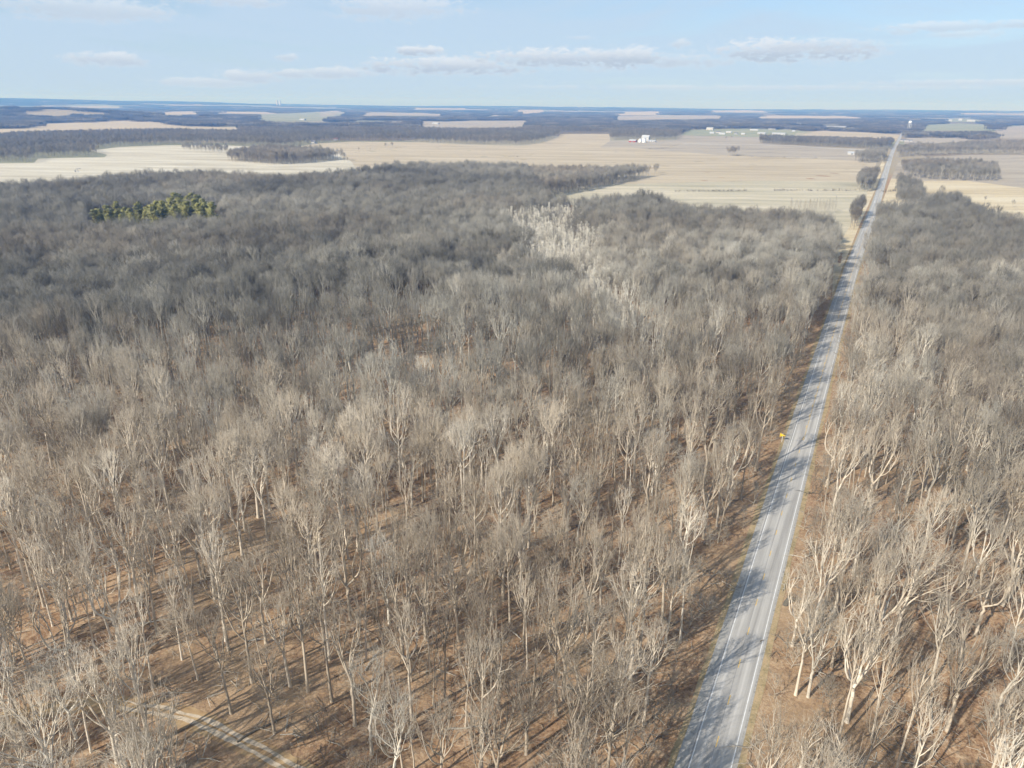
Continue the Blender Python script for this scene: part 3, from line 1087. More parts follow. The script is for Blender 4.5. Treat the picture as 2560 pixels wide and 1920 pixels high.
def scatter(x0, x1, y0, y1, sp, rg, jit=0.46):
    gx, gy = np.meshgrid(np.arange(x0, x1, sp), np.arange(y0, y1, sp))
    gx = gx + (np.arange(gx.shape[0]) % 2)[:, None] * sp / 2
    x = gx + rg.uniform(-jit, jit, gx.shape) * sp
    y = gy + rg.uniform(-jit, jit, gx.shape) * sp
    return x.ravel(), y.ravel()


def vnoise(x, y, s, seed):
    """smooth value noise, 0..1"""
    rg = np.random.default_rng(seed)
    g = rg.random((64, 64))
    u = np.asarray(x) / s + 1000.3; v = np.asarray(y) / s + 1000.7
    i = np.floor(u).astype(int); j = np.floor(v).astype(int)
    fu = u - i; fv = v - j
    fu = fu * fu * (3 - 2 * fu); fv = fv * fv * (3 - 2 * fv)
    q = lambda a, b: g[a % 64, b % 64]
    return (q(i, j) * (1 - fu) + q(i + 1, j) * fu) * (1 - fv) + (q(i, j + 1) * (1 - fu) + q(i + 1, j + 1) * fu) * fv


def tones(x, y, rg, base=0.42):
    n = len(x)
    t = base + (vnoise(x, y, 90, 3) - .5) * 0.34 + (vnoise(x, y, 33, 4) - .5) * 0.28 + rg.normal(0, .13, n)
    wm = np.clip(0.45 + (vnoise(x, y, 120, 5) - .5) * 1.2 + rg.normal(0, .22, n), 0, 1)
    return np.clip(t, 0.02, 1), wm


def T(*pts):                     # outline given by canopy tops, about 20 m above the ground
    return [at(p[0], p[1], 27.0) for p in pts]


# the near wood, left and right of the road
WOOD_L = T((-700, 470), (0, 453), (115, 447), (290, 431), (380, 423), (555, 423), (690, 433), (800, 427), (880, 420), (985, 406), (1160, 400), (1310, 405)) + \
         T((1385, 486), (1450, 492), (1515, 486), (1610, 474), (1680, 492), (1740, 508), (1815, 510)) + pxpoly([(2010, 590), (2085, 610), (2078, 660), (2060, 745), (2090, 760)]) + \
         [(700, -300), (-900, -300)]
WOOD_R = [at(2160, 640), at(2176, 590), at(2200, 560)] + T((2260, 505), (2330, 480), (2400, 478), (2440, 500), (2560, 540), (3200, 600)) + [(1600, 0), (400, -300), (-250, -300)]
RAVINE = T((1262, 512), (1330, 496), (1440, 500), (1490, 560), (1505, 640), (1560, 680), (1632, 757), (1650, 815), (1610, 815), (1552, 765), (1480, 700), (1395, 630), (1305, 575))
PINES_PX = [(262, 566), (285, 572), (300, 556), (322, 562), (338, 570), (352, 556), (372, 566), (392, 572), (402, 556), (418, 566), (436, 560), (448, 572), (462, 556), (478, 566),
            (492, 556), (508, 568), (524, 562), (540, 570), (440, 542), (456, 536), (470, 544), (488, 538), (502, 546), (515, 552), (420, 548), (276, 560), (312, 548), (354, 546), (382, 550), (247, 574), (530, 552)]
_pr = random.Random(3)
PINES_PX += [(p[0] + _pr.uniform(-9, 9), p[1] + _pr.uniform(-7, 6)) for p in PINES_PX[:24]]
PINES = [at(p[0], p[1] + 20) for p in PINES_PX]
rg = np.random.default_rng(21)

x, y = scatter(-900, 1150, -60, 1330, 7.9, rg)
r = np.hypot(x, y)
_keep = (rg.random(len(x)) < 0.80) | (r > 215)
x, y, r = x[_keep], y[_keep], r[_keep]
azd = np.degrees(np.arctan2(x, y))
ok = ((np.abs(azd) < 46) | (r < 170)) & (r > 45) & ~((np.abs(x) < 22) & (y < 60))
nrd = road_n(x, y)
L_ok = inside(x, y, WOOD_L) & (nrd < -11.0 - 2.5 * vnoise(x, y, 25, 9))
R_ok = inside(x, y, WOOD_R) & (nrd > 7.5 + 4 * vnoise(x, y, 30, 8))
ok &= (L_ok | R_ok) & (track_d(x, y) > 3.0) & ~((inside(x, y, RAVINE) | inside(x * 1.03, y * 1.03, RAVINE)) & (rg.random(len(x)) < .9))
pp = np.array(PINES)
ok &= np.min(np.hypot(x[:, None] - pp[:, 0], y[:, None] - pp[:, 1]), 1) > 5
_u, _v, _ = project(x, y, h(x, y) + 23.0)
_, _vg, _ = project(x, y, h(x, y))
for q in ((222, 388, 556), (372, 552, 550)):
    ok &= ~((_u > q[0]) & (_u < q[1]) & (_vg > 566) & (_v < q[2]))     # no taller trees right in front of the pines
_sg = at(1954, 1105)
_al = (x - _sg[0]) * math.sin(R(SUN_AZ)) + (y - _sg[1]) * math.cos(R(SUN_AZ))
_ac = (x - _sg[0]) * math.cos(R(SUN_AZ)) - (y - _sg[1]) * math.sin(R(SUN_AZ))
ok &= ~((_al > -2) & (_al < 46) & (np.abs(_ac) < 5.0))                                                 # and in the sun
for q in (5.0, 12.0, 19.0):
    _u, _v, _ = project(x, y, h(x, y) + q)
    ok &= ~((np.abs(_u - 1954) < 46) & (np.abs(_v - 1090) < 70) & (y < at(1954, 1105)[1] + 2))       # the road sign stands in the open
_tx = np.interp(np.arange(0, 10, .1), np.arange(11), [427, 455, 490, 529, 580, 615, 651, 690, 740, 800, 860])
_ty = np.interp(np.arange(0, 10, .1), np.arange(11), [1785, 1796, 1808, 1821, 1846, 1862, 1880, 1900, 1926, 1955, 1985])
for q in (4.0, 9.0, 14.0, 18.0, 22.0):
    _u, _v, _ = project(x, y, h(x, y) + q)
    ok &= ~((np.min(np.hypot(_u[:, None] - _tx, _v[:, None] - _ty), 1) < 46) & (rg.random(len(x)) < .85))
# small clearings: the leafy slope right of the road, thin spots
ok &= ~((vnoise(x, y, 42, 12) < 0.17) & (rg.random(len(x)) < .75))
x, y = x[ok], y[ok]
n = len(x)
r = np.hypot(x, y)
sc = rg.uniform(0.92, 1.26, n)
rz = rg.uniform(0, 6.283, n)
tone, warm = tones(x, y, rg, 0.52)
_a = np.degrees(np.arctan2(x, y))
tone = tone + .15 * sstep(-r, -280, -130) + .08 * sstep(_a, 18, 30) * sstep(-r, -420, -200)          # paler bark tone close by, and more so to the right
tone = tone - .06 * sstep(r, 250, 380) * sstep(-r, -760, -520) * sstep(-_a, -14, 0)                   # cloud shade over the left middle wood, put into the bark tone
tone = np.clip(tone - .05 * sstep(r, 260, 450) - .05 * sstep(r, 760, 900), .03, 1)
tone = tone + (np.clip(.39 + (vnoise(x, y, 90, 3) - .5) * .4 + rg.normal(0, .06, n), .05, 1) - .06 * sstep(r, 760, 900) - tone) * .7 * sstep(r, 480, 700)
warm = np.clip(warm + .6 * sstep(-r, -340, -130) - .5 * sstep(r, 280, 480), 0, 1)
kind_noise = vnoise(x, y, 60, 15)
wts = np.array([1.5, 1.4, 1.9, 1.7, 1.2, 1.0, .6, .5, .6, .3, .3])
pick = rg.choice(len(FORMS), n, p=wts / wts.sum())
pick = np.where((kind_noise > .66) & (rg.random(n) < .6) & (r > 200), rg.choice([6, 7, 8], n), pick)
sc = np.where(pick >= 9, np.minimum(sc, 1.02), sc)
tone = np.where(pick >= 9, np.clip(tone + .14, 0, 1), tone)              # sycamores are the palest
warm = np.where(pick >= 9, warm * .4, warm)
# which of them are single trees in the picture: the 300 nearest that stand in the frame
px, py, dep = project(x, y, h(x, y) + 14.0 * sc)
infr = (px > -40) & (px < 2600) & (py > 250) & (py < 2010)
order = np.argsort(np.where(infr, r, 1e9))
single = np.zeros(n, bool); single[order[:300]] = True


def place_tree(name, i, tm, cm, X, Y_, RZ, SC, tn, wm):
    t = empty(name, (float(X), float(Y_), float(h(X, Y_)) - 0.05), float(RZ))
    t.scale = (float(SC),) * 3
    for nm, me in (('trunk', tm), ('crown', cm)):
        o = link(nm, me, None, t)
        o['tone'] = float(tn); o['warm'] = float(wm)
    return t


trees = []
for i in np.nonzero(single)[0]:
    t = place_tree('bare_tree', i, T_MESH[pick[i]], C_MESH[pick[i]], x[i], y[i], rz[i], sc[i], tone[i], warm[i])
    trees.append((i, t))

ORD = ['leftmost', 'second from left', 'third from left', 'fourth from left', 'fifth from left', 'sixth from left', 'seventh from left']


def zone(i):
    nr = float(road_n(x[i], y[i]))
    if float(track_d(x[i:i + 1], y[i:i + 1])[0]) < 9:
        return 'beside the gravel track'
    if -21 < nr < 0:
        return ('close by the left road edge' if r[i] < 150 else 'farther up the left road edge')
    if 0 < nr < 20:
        return ('close by the right road edge' if r[i] < 150 else 'farther up the right road edge')
    if nr > 0:
        return 'on the slope right of the road' if py[i] > 1350 else 'far back right of the road'
    band = 'in the front rank' if py[i] > 1680 else ('in the second rank' if py[i] > 1430 else 'well inside the wood')
    side = 'at far left' if px[i] < 480 else ('left of centre' if px[i] < 960 else ('at centre' if px[i] < 1350 else 'near the road'))
    return band + ' ' + side


classes = {}
for i, t in trees:
    tw = 'dark grey' if tone[i] < .36 else ('grey' if tone[i] < .52 else ('pale' if tone[i] < .7 else 'whitish'))
    size = 'tall ' if sc[i] > 1.14 and not FORMS[pick[i]][0].startswith('tall') else ('short ' if sc[i] < 1.0 and not FORMS[pick[i]][0].startswith('tall') else '')
    classes.setdefault((size + tw + ' ' + FORMS[pick[i]][0], zone(i)), []).append((px[i], t))
for (look, zn), mem in classes.items():
    mem.sort(key=lambda q: q[0])
    for k, (_, t) in enumerate(mem):
        lab = '%s tree %s' % (look, zn)
        if 1 < len(mem) <= 7:
            lab = '%s tree %s, %s' % (look, zn, ORD[k])
        tag(t, lab, 'tree', 'bare trees of the near wood')

rest = ~single
nearm = rest & (r < 430)
farm = rest & (r >= 430)


def light_pick(rg, m):
    return rg.integers(0, len(LIGHT_F), m)


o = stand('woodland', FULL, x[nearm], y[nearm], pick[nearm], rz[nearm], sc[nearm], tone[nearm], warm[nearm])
tag(o, 'bare grey winter wood with leafless crowns behind the nearest trees', 'woodland', kind='stuff')
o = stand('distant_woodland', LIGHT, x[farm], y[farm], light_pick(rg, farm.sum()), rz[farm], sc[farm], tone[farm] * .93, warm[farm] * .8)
tag(o, 'bare grey canopy of the same wood reaching back to the pale fields', 'woodland', kind='stuff')

# pale stand of thin poles in the ravine
xr, yr = scatter(-100, 420, 150, 800, 3.9, rg)
k = inside(xr + rg.normal(0, 7, len(xr)), yr + rg.normal(0, 7, len(xr)), RAVINE) & (vnoise(xr, yr, 24, 61) > .2)
xr, yr = xr[k], yr[k]
m = len(xr)
o = stand('pole_stand', POLES, xr, yr, rg.integers(0, 4, m), rg.uniform(0, 6.28, m), rg.uniform(.95, 1.45, m), np.clip(rg.normal(.93, .1, m), 0, 1), rg.uniform(.05, .4, m))
tag(o, 'pale stand of thin upright young trees in a strip through the wood', 'young trees', kind='stuff')

# undergrowth: saplings
xs, ys = scatter(-420, 520, 20, 520, 6.6, rg)
rs = np.hypot(xs, ys); nrs = road_n(xs, ys)
k = (rs > 50) & (np.abs(np.degrees(np.arctan2(xs, ys))) < 44) & ((inside(xs, ys, WOOD_L) & (nrs < -8.6)) | (inside(xs, ys, WOOD_R) & (nrs > 6.4))) & (track_d(xs, ys) > 2.8)
k &= (vnoise(xs, ys, 30, 31) + rg.normal(0, .12, len(xs)) > .42) | ((nrs > 5) & (nrs < 22)) | ((nrs < -8) & (nrs > -14))
xs, ys, rs, nrs = xs[k], ys[k], rs[k], nrs[k]
m = len(xs)
sp_, sr_, ss_ = rg.integers(0, 4, m), rg.uniform(0, 6.28, m), rg.uniform(.7, 1.25, m)
st_, sw_ = tones(xs, ys, rg, .5)
spx, spy, _ = project(xs, ys, h(xs, ys) + 3.0)
vis = (spx > 0) & (spx < 2560) & (spy < 1915)
od = np.argsort(np.where(vis, rs, 1e9))[:200]
one = np.zeros(m, bool); one[od] = True
for i in np.nonzero(one)[0]:
    t = place_tree('sapling', i, ST_MESH[sp_[i]], SC_MESH[sp_[i]], xs[i], ys[i], sr_[i], ss_[i], st_[i], sw_[i])
    side = ('along the right verge of the road' if 0 < nrs[i] < 24 else 'under the trees right of the road') if nrs[i] > 0 else ('along the left verge of the road' if nrs[i] > -20 else ('under the trees at the lower left' if spx[i] < 900 else 'under the trees left of the road'))
    tag(t, '%s small bare sapling %s' % ('pale' if st_[i] > .5 else 'grey brown', side), 'sapling', 'saplings ' + side)
one = ~one
o = stand('undergrowth', SAPS, xs[one], ys[one], sp_[one], sr_[one], ss_[one], st_[one], sw_[one])
tag(o, 'twiggy brown undergrowth beneath the bare trees', 'undergrowth', kind='stuff')


# dead branches and sticks lying on the litter
def debris_mesh(seed):
    rgx = random.Random(seed)
    tb = []
    for _ in range(7):
        a = rgx.random() * 6.28
        p = Vector((rgx.gauss(0, 1.6), rgx.gauss(0, 1.6), .12))
        d = Vector((math.cos(a), math.sin(a), .04 + .12 * rgx.random()))
        L = rgx.uniform(1.2, 4.5)
        q = [p, p + d * L * .5 + Vector((rgx.gauss(0, .15), rgx.gauss(0, .15), .1)), p + d * L]
        rr_ = rgx.uniform(.03, .09)
        tb.append((q, [rr_, rr_ * .8, rr_ * .4], 4))
        for _k in range(2):
            e = Vector((d.x + rgx.gauss(0, .7), d.y + rgx.gauss(0, .7), .3)).normalized()
            tb.append(([q[1], q[1] + e * L * .35], [rr_ * .6, .015], 3))
    V, Lp, Ct, b, ST = tube_arrays(tb)
    me = mesh_np('sticks', np.vstack(V), np.concatenate(Lp), np.concatenate(Ct))
    me.materials.append(BARK)
    return me


DEBRIS = collection_of('dead_sticks', [debris_mesh(700 + k) for k in range(5)])
xd, yd = scatter(-330, 420, 40, 420, 7.0, rg)
nd_ = road_n(xd, yd)
k = ((inside(xd, yd, WOOD_L) & (nd_ < -9)) | (inside(xd, yd, WOOD_R) & (nd_ > 7))) & (track_d(xd, yd) > 4) & (rg.random(len(xd)) < .8) & (np.abs(np.degrees(np.arctan2(xd, yd))) < 46)
xd, yd = xd[k], yd[k]
m = len(xd)
o = stand('forest_debris', DEBRIS, xd, yd, rg.integers(0, 5, m), rg.uniform(0, 6.28, m), rg.uniform(.6, 1.3, m), rg.uniform(.0, .9, m), rg.uniform(.1, .8, m), .02)
tag(o, 'dead sticks and broken branches scattered over the brown leaf litter', 'forest litter', kind='stuff')


# ------------------------------------------------------------------ woodlots in the fields
def woodlot(name, poly, sp, label, base=.36, sc0=(.72, 1.0), col=LIGHT, warm0=.3, nm=6, rgx=None):
    rgx = rgx or np.random.default_rng(len(label) * 7 + int(abs(poly[0][0])))
    xs_ = [p[0] for p in poly]; ys_ = [p[1] for p in poly]
    a, b = scatter(min(xs_) - 5, max(xs_) + 5, min(ys_) - 5, max(ys_) + 5, sp, rgx)
    k = inside(a, b, poly) & (np.abs(road_n(a, b)) > 11)
    a, b = a[k], b[k]
    q = len(a)
    tn, wm = tones(a, b, rgx, base)
    sz = rgx.uniform(*sc0, q)
    o = stand(name, col, a, b, rgx.integers(0, nm, q), rgx.uniform(0, 6.28, q), sz * .78, .5 * tn + .5 * base, np.clip(wm * .6 * warm0 / .3, 0, 1), scz=sz)
    if o:
        tag(o, label, 'woodlot', kind='stuff')
    return o


woodlot('woodlot', pxpoly([(568, 404), (640, 409), (690, 413), (760, 409), (835, 401), (856, 399)]) + [at(862, 383, 17), at(805, 371, 17), at(700, 365, 17), at(640, 367, 17), at(572, 378, 17)], 7,
        'small grey wood standing alone in the pale field on the left')
woodlot('wood_spur', pxpoly([(1638, 438), (1625, 442), (1530, 463), (1450, 479), (1385, 492), (1300, 500)]) + [at(1290, 405, 24), at(1420, 411, 22), at(1500, 414, 21), at(1570, 416, 17), at(1625, 424, 12)], 6.8,
        'grey spur of wood reaching into the tan field', base=.42, sc0=(.78, 1.0))
woodlot('woodlot', pxpoly([(2258, 440), (2300, 448), (2400, 452), (2480, 454), (2494, 448)]) + [at(2492, 408, 18), at(2440, 400, 18), at(2330, 397, 18), at(2258, 400, 18)], 8.5,
        'block of grey trees in the field right of the road')
woodlot('woodlot', pxpoly([(2136, 402), (2150, 410), (2185, 408), (2212, 404)]) + [at(2222, 378, 14), at(2180, 378, 14), at(2138, 384, 14)], 9, 'grey clump of trees beside the left road edge at the brow')
woodlot('woodlot', pxpoly([(1808, 388), (1830, 391), (1846, 389)]) + [at(1846, 371, 15), at(1808, 373, 15)], 9, 'small round clump of trees in the grey field')
woodlot('plantation', pxpoly([(1898, 359), (2010, 366), (2110, 371), (2226, 377)]) + [at(2234, 350, 14), at(1990, 343, 14), at(1900, 339, 14)], 10, 'long dark plantation behind the pale farm lane', base=.22)
woodlot('wood_belt', pxpoly([(2238, 396), (2311, 392), (2433, 388), (2560, 388), (2800, 386)]) + [at(2800, 350, 17), at(2560, 351, 17), at(2421, 355, 17), at(2352, 363, 17), at(2282, 361, 17), at(2243, 368, 17)], 11,
        'grey belt of trees across the far side of the right field')
woodlot('woodlot', pxpoly([(2240, 520), (2275, 535), (2310, 520), (2305, 495)]) + [at(2300, 455, 15), at(2245, 440, 15)], 7.5, 'dense dark clump of trees beside the right field corner', base=.3)
woodlot('woodlot', pxpoly([(2142, 478), (2160, 481), (2185, 478)]) + [at(2195, 430, 12), at(2150, 432, 12)], 7, 'bushy dark clump beside the road at the ditch', base=.28)
woodlot('woodlot', pxpoly([(2120, 565), (2135, 575), (2148, 556)]) + [at(2160, 508, 12), at(2140, 506, 12), at(2128, 530, 12)], 6.5, 'narrow dark clump on the grass left of the road', base=.25)
woodlot('pole_row', pxpoly([(1980, 535), (2085, 540)]) + [at(2095, 500, 12), at(1975, 500, 12)], 5.5, 'row of thin pale young trees at the edge of the green field', base=.6, sc0=(.7, .95), col=POLES, nm=4)
woodlot('hedge_row', pxpoly([(455, 378), (560, 386), (575, 384)]) + [at(570, 376), at(460, 371)], 11, 'thin line of bare trees running to the small wood', sc0=(.45, .7))

# lone trees in the fields
LONE = [((965, 371), .62, 'left one of two rounded bare trees on the field line'), ((981, 369), .66, 'right one of two rounded bare trees on the field line'),
        ((898, 380), .45, 'small upright bare tree beside the houses field'), ((927, 378), .3, 'tiny dark bush tree on the field line'),
        ((2150, 414), .62, 'single bare tree in front of the roadside clump'), ((1815, 350), .6, 'left one of two bare trees before the village'), ((1829, 349), .6, 'right one of two bare trees before the village'),
        ((870, 408), .5, 'bare tree just off the right end of the small wood'), ((862, 405), .45, 'thin bare tree at the right tip of the small wood'),
        ((2320, 520), .8, 'pale tree beside the dark clump at the right field'), ((2350, 500), .85, 'broad pale tree in front of the block wood'),
        ((2452, 545), .45, 'leftmost small tree of the row in the golden field'), ((2480, 549), .5, 'second small tree of the row in the golden field'),
        ((2508, 553), .48, 'third small tree of the row in the golden field'), ((2540, 557), .5, 'rightmost small tree of the row in the golden field'),
        ((2460, 510), .42, 'small bare tree behind the golden field row, left'), ((2530, 518), .42, 'small bare tree behind the golden field row, right'),
        ((1640, 432), .75, 'bare tree at the tip of the long wood spur')]
LT = [form_mesh('trunk', F, ('trunk',), BARK) for F in LIGHT_F]
LC = [form_mesh('crown', F, ('crown',), BARK) for F in LIGHT_F]
for i, (p, s_, lab) in enumerate(LONE):
    X_, Y_ = at(*p)
    k = (1, 4, 2, 0)[i % 4]
    t = place_tree('field_tree', i, LT[k], LC[k], X_, Y_, i * 1.7, s_, .38, .3)
    tag(t, lab, 'tree', 'lone trees in the fields')

# brush along ditches
M_BRUSH = BARK


def brush(pts, label, n, sc=(.22, .45), seed=1):
    rgx = np.random.default_rng(seed)
    P = np.array([at(*p) for p in pts])
    q = rgx.random(n) ** 0.9 * (len(P) - 1)
    a = np.interp(q, np.arange(len(P)), P[:, 0]) + rgx.normal(0, 1.6, n)
    b = np.interp(q, np.arange(len(P)), P[:, 1]) + rgx.normal(0, 1.6, n)
    keep = vnoise(a, b, 26, 77) > .35
    a, b = a[keep], b[keep]
    m_ = len(a)
    o = stand('brush', SAPS, a, b, rgx.integers(0, 4, m_), rgx.uniform(0, 6.28, m_), rgx.uniform(*sc, m_), rgx.uniform(0, .25, m_), rgx.uniform(.3, .9, m_))
    tag(o, label, 'brush', kind='stuff')


brush([(1686, 480), (1900, 478), (2140, 477)], 'dark brush along the ditch across the green field', 420, seed=3)
brush([(1790, 387), (1860, 391), (1940, 395), (2060, 398)], 'low brush on the line between tan and grey field', 90, (.3, .5), 4)
brush([(1620, 372), (1660, 370), (1700, 362)], 'short dark ditch line near the farm', 60, (.3, .5), 5)
brush([(2205, 482), (2240, 478), (2262, 480)], 'brush along the ditch right of the road', 90, (.3, .5), 6)
brush([(890, 383), (960, 374), (1010, 369)], 'brush on the field line left of centre', 40, (.3, .5), 7)
brush([(1258, 391), (1300, 392), (1335, 386)], 'brush patch in the middle of the tan field', 40, (.3, .45), 8)

# ------------------------------------------------------------------ far woods, default cover beyond the fields
LIMIT = pxpoly([(-500, 412), (0, 406), (85, 407), (92, 397), (262, 394), (268, 388), (225, 377), (293, 369), (407, 365), (530, 364), (610, 367), (690, 372), (760, 365), (785, 360), (881, 354),
                (1044, 355), (1166, 360), (1308, 362), (1370, 352), (1396, 342), (1402, 336), (1522, 336), (1526, 351), (1690, 350), (1702, 338), (1900, 339), (2250, 352), (2900, 350)])
_far = [(26000, 12000), (16000, 30000), (-16000, 30000), (-26000, 12000)]
FARLAND = LIMIT + [(LIMIT[-1][0] + 3000, LIMIT[-1][1])] + _far + [(LIMIT[0][0] - 3000, LIMIT[0][1])]


def far_ok(a, b, tall):
    k = inside(a, b, FARLAND) & (np.abs(np.degrees(np.arctan2(a, b))) < 45) & (np.abs(road_n(a, b)) > 22)
    g = h(a, b)
    for zz in (0.0, tall * .5, tall):
        u, v, _ = project(a, b, g + zz)
        for poly in OPEN:
            us = [p[0] for p in poly]; vs = [p[1] for p in poly]
            s = (u > min(us)) & (u < max(us)) & (v > min(vs)) & (v < max(vs)) & k
            if s.any():
                kk = np.nonzero(s)[0]
                k[kk[inside(u[kk], v[kk], poly)]] = False
    return k


rgf = np.random.default_rng(5)
a, b = scatter(-3600, 3600, 1000, 3500, 13.0, rgf)
k = (np.hypot(a, b) < 3500)
a, b = a[k], b[k]
k = far_ok(a, b, 17)
a, b = a[k], b[k]
m = len(a)
tn, wm = tones(a, b, rgf, .24)
o = stand('far_wood', LIGHT, a, b, rgf.integers(0, 6, m), rgf.uniform(0, 6.28, m), rgf.uniform(.6, .8, m), .4 * tn + .6 * .26, wm * .5, scz=rgf.uniform(.72, 1.0, m))
tag(o, 'blue grey woods behind the pale fields', 'woodland', kind='stuff')
a, b = scatter(-8200, 8200, 1500, 8400, 60, rgf)
rr = np.hypot(a, b)
k = (rr > 3500) & (rr < 8400)
a, b = a[k], b[k]
k = far_ok(a, b, 19) & (vnoise(a, b, 700, 41) * .6 + vnoise(a, b, 260, 42) * .4 > .37)
a, b = a[k], b[k]
m = len(a)
tn, wm = tones(a, b, rgf, .02)
o = stand('blue_wood', PATCH, a, b, rgf.integers(0, 4, m), rgf.integers(0, 4, m) * 1.5708, rgf.uniform(.9, 1.1, m), tn, wm * .4, .0)
tag(o, 'blue distant woods in broad bands with farm fields between', 'woodland', kind='stuff')
a, b = scatter(-17500, 17500, 4000, 20500, 215, rgf)
rr = np.hypot(a, b)
k = (rr > 8400) & (rr < 20500)
a, b = a[k], b[k]
k = far_ok(a, b, 19) & (vnoise(a, b * 2.2, 1500, 51) * .6 + vnoise(a, b * 2.2, 560, 52) * .4 > .46)
a, b = a[k], b[k]
m = len(a)
tn, wm = tones(a, b, rgf, .0)
o = stand('horizon_wood', BIGPATCH, a, b, rgf.integers(0, 3, m), rgf.integers(0, 4, m) * 1.5708, rgf.uniform(.95, 1.1, m), tn, wm * .4, .0)
tag(o, 'darkest blue strips of wood along the horizon', 'woodland', kind='stuff')


# ------------------------------------------------------------------ evergreen pines among the bare trees
def needle_material():
    m, t, b = material('pine_needles', 0.8, 0.2)
    oc = t.n('ShaderNodeTexCoord').outputs['Object']
    n = t.noise(oc, 0.7, 4, 0.65)
    t.link(t.ramp(n, [(0.32, (0.12, 0.13, 0.052)), (0.5, (0.24, 0.235, 0.088)), (0.68, (0.36, 0.33, 0.13))]), b.inputs['Base Color'])
    return m


M_NEEDLE = needle_material()


def pine_form(seed):
    rg = random.Random(seed)
    H = 20
    tb = MB()
    tb.tube([(0, 0, -.4), (0.1, 0, H * .4), (0, .1, H * .75), (0, 0, H * .98)], [.34, .27, .14, .03], 7)
    sp = []
    for k in range(70):
        t = rg.random() ** .85
        z = H * (.28 + .70 * t)
        L = (4.9 * (1 - t) ** .42 + .5) * (.7 + .45 * rg.random())
        a = rg.random() * 6.283
        d = Vector((math.cos(a), math.sin(a), .12 + .5 * t))
        d.normalize()
        for j in range(20):
            s = .25 + .75 * rg.random()
            c = Vector((0, 0, z)) + d * (L * s) + Vector((rg.gauss(0, .3), rg.gauss(0, .3), rg.gauss(0, .22)))
            e = Vector((d.x * .5 + rg.gauss(0, .4), d.y * .5 + rg.gauss(0, .4), .45 + rg.gauss(0, .25))).normalized()
            sp.append((c, c + e * (.75 + .5 * rg.random()), .22))
    v, l, ct = spike_arrays(sp, 0)
    cm = mesh_np('crown', v, l, ct)
    cm.materials.append(M_NEEDLE)
    tm = bpy.data.meshes.new('trunk')
    tm.from_pydata(tb.v, [], tb.f); tm.materials.append(BARK)
    return tm, cm


PF = [pine_form(k) for k in range(3)]
od = np.argsort([p[0] for p in PINES_PX])
for rank, i in enumerate(od):
    X_, Y_ = PINES[i]
    t = place_tree('pine_tree', i, *PF[i % 3], X_, Y_, i * 1.3, (1.05, 1.2, .95, 1.26)[(i * 7) % 4] * (1.2 if PINES_PX[i][0] > 385 else 1.0), .2, .5)
    right = PINES_PX[i][0] > 385
    back = PINES_PX[i][1] < (553 if right else 559)
    cl = ('in the back row of the right clump' if back else 'at the front of the right clump') if right else ('at the back of the left clump' if back else 'in front of the left clump')
    tag(t, 'green pine %s in the grey wood' % cl, 'pine', 'green pines ' + cl)

# ------------------------------------------------------------------ buildings
M_WALLW = plain('white_siding', (0.45, 0.45, 0.445), .6, .3, .1, .3)
M_WALLR = plain('red_siding', (0.30, 0.075, 0.06), .7, .3, .2, .3)
M_WALLT = plain('tan_siding', (0.50, 0.47, 0.42), .7, .3, .15, .3)
M_ROOFW = plain('pale_metal_roof', (0.42, 0.435, 0.45), .45, .4, .1, .3)
M_ROOFD = plain('dark_shingle_roof', (0.17, 0.165, 0.17), .8, .2, .2, .3)
M_ROOFR = plain('red_roof', (0.30, 0.10, 0.075), .7, .2, .2, .3)
M_GLASS = plain('dark_glass', (0.04, 0.05, 0.06), .15, .5, .1, .3)
M_DOOR = plain('door_paint', (0.22, 0.22, 0.23), .6, .3, .1, .3)
M_STEEL = plain('galvanised_steel', (0.74, 0.76, 0.78), .4, .5, .1, .4)


